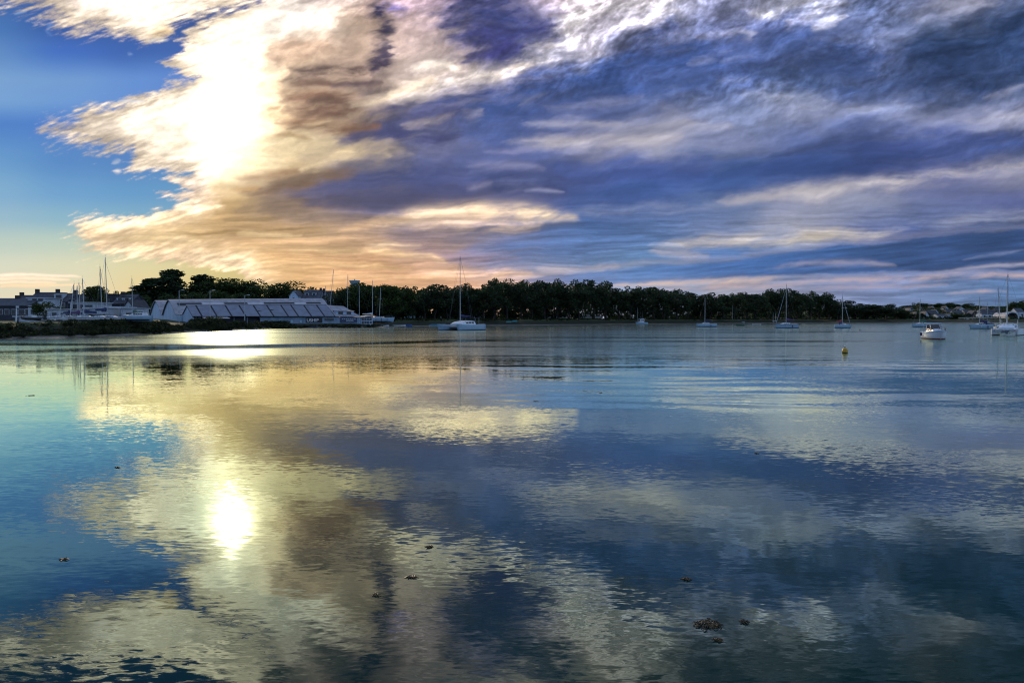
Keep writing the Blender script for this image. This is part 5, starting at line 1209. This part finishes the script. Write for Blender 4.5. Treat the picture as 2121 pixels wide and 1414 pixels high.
dinghy('rowing_boat', 'long pale teal boat drawn up just left of the large catamaran', LAND(907, 8), R(176), 4.8, teal, offwhite)
dinghy('dinghy', 'pale dinghy below the long teal boat, touching the catamaran bow', LAND(900, 3), R(-8), 3.6, bluehull, white)
# small craft ashore far right
for x, s in ((1601.5, 1), (1607, 1.15)):
    p = LAND(x, 14); t = thing('beach_dinghy', 'tiny white sailing dinghy ashore left of the tall sloop, ' + ('the left one' if s == 1 else 'the right one') + ' of a pair', 'dinghy', p, R(80), 'pair of sailing dinghies ashore')
    hull_parts(3.2, 1.3, .5, .1, t, white, white); MB().tube((.4, 0, .4), (.4, 0, 5.2 * s), .05, n=5).build('mast', alu, t)
    MB().slab([(.35, .05, .8), (.35, .05, 4.2 * s), (-.3, .05, .9)], .05).build('furled_sail', signw, t)
# parked vehicles and huts seen between the trunks
def car(px, inl, label, m, van=False):
    p = LAND(px, inl); t = thing('parked_van' if van else 'parked_car', label, 'van' if van else 'car', p, R(random.uniform(-8, 8))); L, H = (5.2, 2.3) if van else (4.2, 1.4)
    pr = [(-L / 2, .35), (-L / 2, H * .62), (-L * .42, H), (L * (.25 if van else .12), H), (L * .33, H * .62), (L / 2, H * .52), (L / 2, .35)]
    MB().slab([(x, -.85, z) for x, z in pr], -1.7, (0, -1, 0)).build('body', m, t)
    for s in (-1, 1):
        MB().box((-.15, s * .87, H * .78), (L * .42, .04, H * .26)).build('window', glassdark, t)
        for xk in (-.3, .3): MB().tube((L * xk, s * .70, .33), (L * xk, s * .90, .33), .33, n=12).build('wheel', blackm, t)
car(846, 52, 'white van parked behind the trunks, left of the large catamaran', bluehull, True)
car(882, 56, 'pale car parked under the trees left of the large catamaran', white)
car(924, 58, 'white van under the trees just left of the catamaran mast', white, True)
car(983, 54, 'pale car glimpsed between trunks right of the catamaran mast', offwhite)
car(992, 60, 'light van glimpsed between trunks right of the catamaran mast', white, True)
car(1131, 56, 'pale camper van between the trunks in the middle of the far shore', white, True)
car(1150, 52, 'pale car right of the camper van under the pines', bluehull)
car(1166, 58, 'light car, second right of the camper van under the pines', white)
car(1213, 52, 'pale van under the pines left of the wheelhouse boat', render_c, True)
car(1237, 56, 'small pale car nearest the wheelhouse boat under the pines', render_c)
# path furniture: bikes/benches reduce to a bench by the beach
def bench(px, inl, label):
    p = LAND(px, inl); t = thing('bench', label, 'bench', p, R(5)); MB().box((0, 0, .45), (2.0, .45, .08)).build('seat', teal, t); MB().box((0, .25, .75), (2.0, .06, .4)).build('backrest', teal, t)
    for s in (-.8, .8): MB().box((s, 0, .2), (.1, .4, .45)).build('leg', render_d, t)
bench(1054, 12, 'blue green bench on the beach right of the large catamaran'); bench(1066, 14, 'second blue green bench, the right one of the two on the beach')

# ---------------------------------------------------------------- village on the right
def village():
    spec = [ # px0, px1, ridge, eave, inland, gable, wall
     (1882, 1890, 638, 645, 120, True, render_w, 'pointed white gable at the left end of the village'), (1893, 1902, 646, 652, 60, True, render_w, 'white gable house above the bow of the green covered sloop'),
     (1879, 1893, 636, 640, 190, False, render_g, 'grey roofed house high at the left end of the village'), (1906, 1912, 637, 641, 200, True, render_w, 'small white gable behind the green covered mast'),
     (1913, 1926, 645, 655, 55, True, render_w, 'steep white gable directly over the motorboat'), (1917, 1943, 642, 650, 90, False, render_d, 'dark long roofed house right of the steep white gable'),
     (1935, 1944, 641, 647, 100, True, shedwall, 'blue white gable rising right of the dark long roof'), (1929, 1937, 634, 638, 220, True, render_w, 'small white gable high above the motorboat'),
     (1942, 1962, 650, 653, 50, False, render_w, 'long white bungalow right of the motorboat'), (1960, 1974, 650, 656, 52, True, shedwall, 'pale violet gable right of the long bungalow'),
     (1957, 1965, 634, 638, 210, True, render_w, 'white gable high above the long bungalow'), (1962, 1976, 640, 646, 120, False, render_d, 'dark roofed house over the violet gable'),
     (1984, 2000, 635, 641, 170, True, render_w, 'broad white gable in the middle of the village'), (1976, 1996, 643, 648, 100, False, render_g, 'grey roofed house in the middle of the village'),
     (1999, 2018, 641, 647, 110, False, render_c, 'cream house left of the hooded sloop mast'), (2013, 2026, 643, 650, 90, True, render_d, 'dark gable behind the hooded sloop mast'),
     (2032, 2064, 641, 646, 95, False, render_g, 'wide grey roofed house left of the grey sloop mast'), (2034, 2056, 647, 650, 60, False, render_w, 'white long house with dark window behind the hooded sloop'),
     (2041, 2050, 636, 640, 190, True, render_w, 'tiny white gable on the crest over the wide house'), (2050, 2068, 643, 649, 100, True, shedwall, 'blue white gable left of the catamaran mast'),
     (2064, 2078, 638, 644, 160, False, render_d, 'dark terrace roof left of the arched hangar'), (2106, 2121, 638, 645, 70, False, render_w, 'pale block right of the arched hangar'),
     (2124, 2150, 640, 646, 90, False, render_w, 'pale house just beyond the right edge'), (2160, 2185, 642, 648, 80, False, render_g, 'grey house beyond the right edge')]
    for i, (a, b, r_, e, inl, g, wl, lab) in enumerate(spec):
        c = (a + b) / 2; p = LAND(c, inl); d = p.y; w = (b - a) * d / F
        wins = [(.5, (W(c, e, d).z - p.z) * .55, min(1.4, w * .3), 1.1)] if g else [(u, max(1, (W(c, e, d).z - p.z) * .5), 1.2, 1.2) for u in ((.25, .75) if w < 9 else (.15, .4, .65, .88))]
        house('village_house', lab, a, b, r_, e, p.z, d, 8., slate if i % 3 else slate2, wl, wins, [] if i % 2 else [(.8, .9)], g, 'village houses on the right shore')
    r = random.Random(9); n = 0
    tops = [(1872, 633), (1885, 632), (1899, 627), (1912, 628), (1925, 632), (1938, 630), (1947, 628), (1957, 633), (1968, 630), (1974, 627), (1986, 631), (2000, 632), (2009, 628), (2020, 633), (2032, 634), (2045, 635), (2060, 634), (2075, 634), (2088, 634)]
    for x, y in tops:
        p = LAND(x, 250); nb = min(spec, key=lambda q: abs((q[0] + q[1]) / 2 - x) + (0 if q[4] > 80 else 8)); n += 1
        tree('bush' if n % 2 else 'broad', x, y, p.y, p.z - 1, f'dark tree on the village crest, {ORD[n - 1]} from the left' if n <= 16 else f'dark tree on the village crest, {ORD[len(tops) - n]} from the right', 20 + r.uniform(-2, 8), 'trees on the village crest', name='garden_tree')
    for x, y, inl, w, lab in ((1872, 640, 40, 24, 'dark bushy tree where the pine wood meets the village'), (1905, 648, 50, 14, 'dark shrub between the two left gables of the village'), (1978, 650, 45, 16, 'dark green shrub right of the violet gable'), (1988, 652, 42, 18, 'broad dark shrub left of the white sea wall'), (2080, 640, 60, 16, 'dark tree left of the arched hangar'), (2112, 626, 90, 34, 'large dark tree at the right edge over the hangar'), (2132, 622, 95, 40, 'dark tree just beyond the right edge'), (2098, 632, 110, 20, 'dark tree behind the arched hangar')):
        p = LAND(x, inl); tree('broad', x, y, p.y, p.z - .5, lab, w, name='garden_tree')
    # arched hangar
    p = LAND(2097, 50); d = p.y; k = d / F; t = thing('arched_hangar', 'pale arched hangar with a dark mouth near the right edge', 'hangar', p); w = 28 * k / 2; H = W(2097, 645.5, d).z - p.z
    P = [(-w, 0)] + [(-w * math.cos(a), .35 * H + .65 * H * math.sin(a)) for a in [i * math.pi / 12 for i in range(13)]] + [(w, 0)]; Q = [(x * .78, z * .86) for x, z in P]
    MB().loft([[(x, 0, z) for x, z in P], [(x, 16, z) for x, z in P]], closed=False, caps=False).build('vault', panell, t)
    MB().add([(x, -.1, z) for x, z in P] + [(x, -.1, z) for x, z in Q], [(i, i + 1, i + 1 + len(P), i + len(P)) for i in range(len(P) - 1)]).build('front_wall', render_w, t)
    MB().slab([(x, 3, z) for x, z in Q], .1, (0, -1, 0)).build('door', render_d, t)
    # sea wall segments
    t = thing('sea_wall', 'low pale sea wall before the village houses', 'wall', LAND(2024, 36), world=True)
    for i in range(16):
        a = LAND(1986 + i * 5, 36); b = LAND(1990.6 + i * 5, 36); MB().slab([a, b, b + Vector((0, 0, 1.3)), a + Vector((0, 0, 1.3))], .4, (0, -1, 0)).build('wall_block', concrete, t)
    hedge_stuff('garden_hedges', 'dark garden hedges between the village houses', 'hedge', [(1870, 2121, 45, 60, 1.2, 2.4, 170), (1876, 2121, 70, 240, 2, 4.5, 420), (2121, 2500, 45, 240, 2, 5, 300)], 42000, .42, leaf_d, 12)
village()

# ---------------------------------------------------------------- floating weed near the camera
def weed(px, py, w, label, n=40, dens=1., seed=0):
    p = G(px, py); r = random.Random(seed or int(px)); L = (.62 if w > 50 else .33) * w * p.y / F; t = MB()
    for i in range(n):
        x = r.gauss(0, .28) * L; y = r.gauss(0, .22) * L * 1.1; a = r.uniform(0, 6.28); l = r.uniform(.010, .028) * (1 + L * .5); z = r.uniform(.001, .008)
        q = [Vector((x, y, z)), Vector((x + math.cos(a) * l, y + math.sin(a) * l, z + r.uniform(-.003, .010))), Vector((x + math.cos(a + .5) * l * 1.9, y + math.sin(a + .5) * l * 1.9, z * .5))]
        t.path(q, [.0025, .004, .0015], 4)
        if r.random() < .4: t.box(q[1], (.009, .006, .005), a)
    o = t.build('seaweed', weedm); o.location = p; tag(o, label, 'seaweed', 'floating scraps of seaweed'); return o
weed(1465, 1293, 62, 'largest brown raft of seaweed at the lower right of centre', 260)
weed(1486, 1325, 26, 'loose seaweed strand just below the largest raft', 26)
weed(1541, 1288, 16, 'small dark seaweed scrap right of the largest raft', 30)
weed(1420, 1199, 24, 'brown seaweed scrap above the largest raft', 40)
weed(888, 1132, 20, 'seaweed scrap on the bright reflection below the centre', 34)
weed(852, 1195, 26, 'longer seaweed strand on the bright reflection, lower centre', 46)
weed(778, 1232, 16, 'thin seaweed scrap left of the long strand', 18)
weed(133, 1158, 22, 'dark seaweed scrap on the blue water at lower left', 34)
weed(243, 968, 14, 'small dark seaweed scrap on the blue water at middle left', 26)
weed(65, 819, 34, 'flat dark seaweed patch on the calm water at upper left', 60)
weed(1245, 813, 14, 'tiny seaweed scrap floating far out right of centre', 24)
weed(1110, 831, 24, 'tiny seaweed strip left of the far floating one', 24)
weed(1567, 939, 12, 'seaweed scrap alone on the dark blue water', 20)

for o in list(bpy.data.objects):
    if '_world' in o: del o['_world']
bpy.context.view_layer.update()
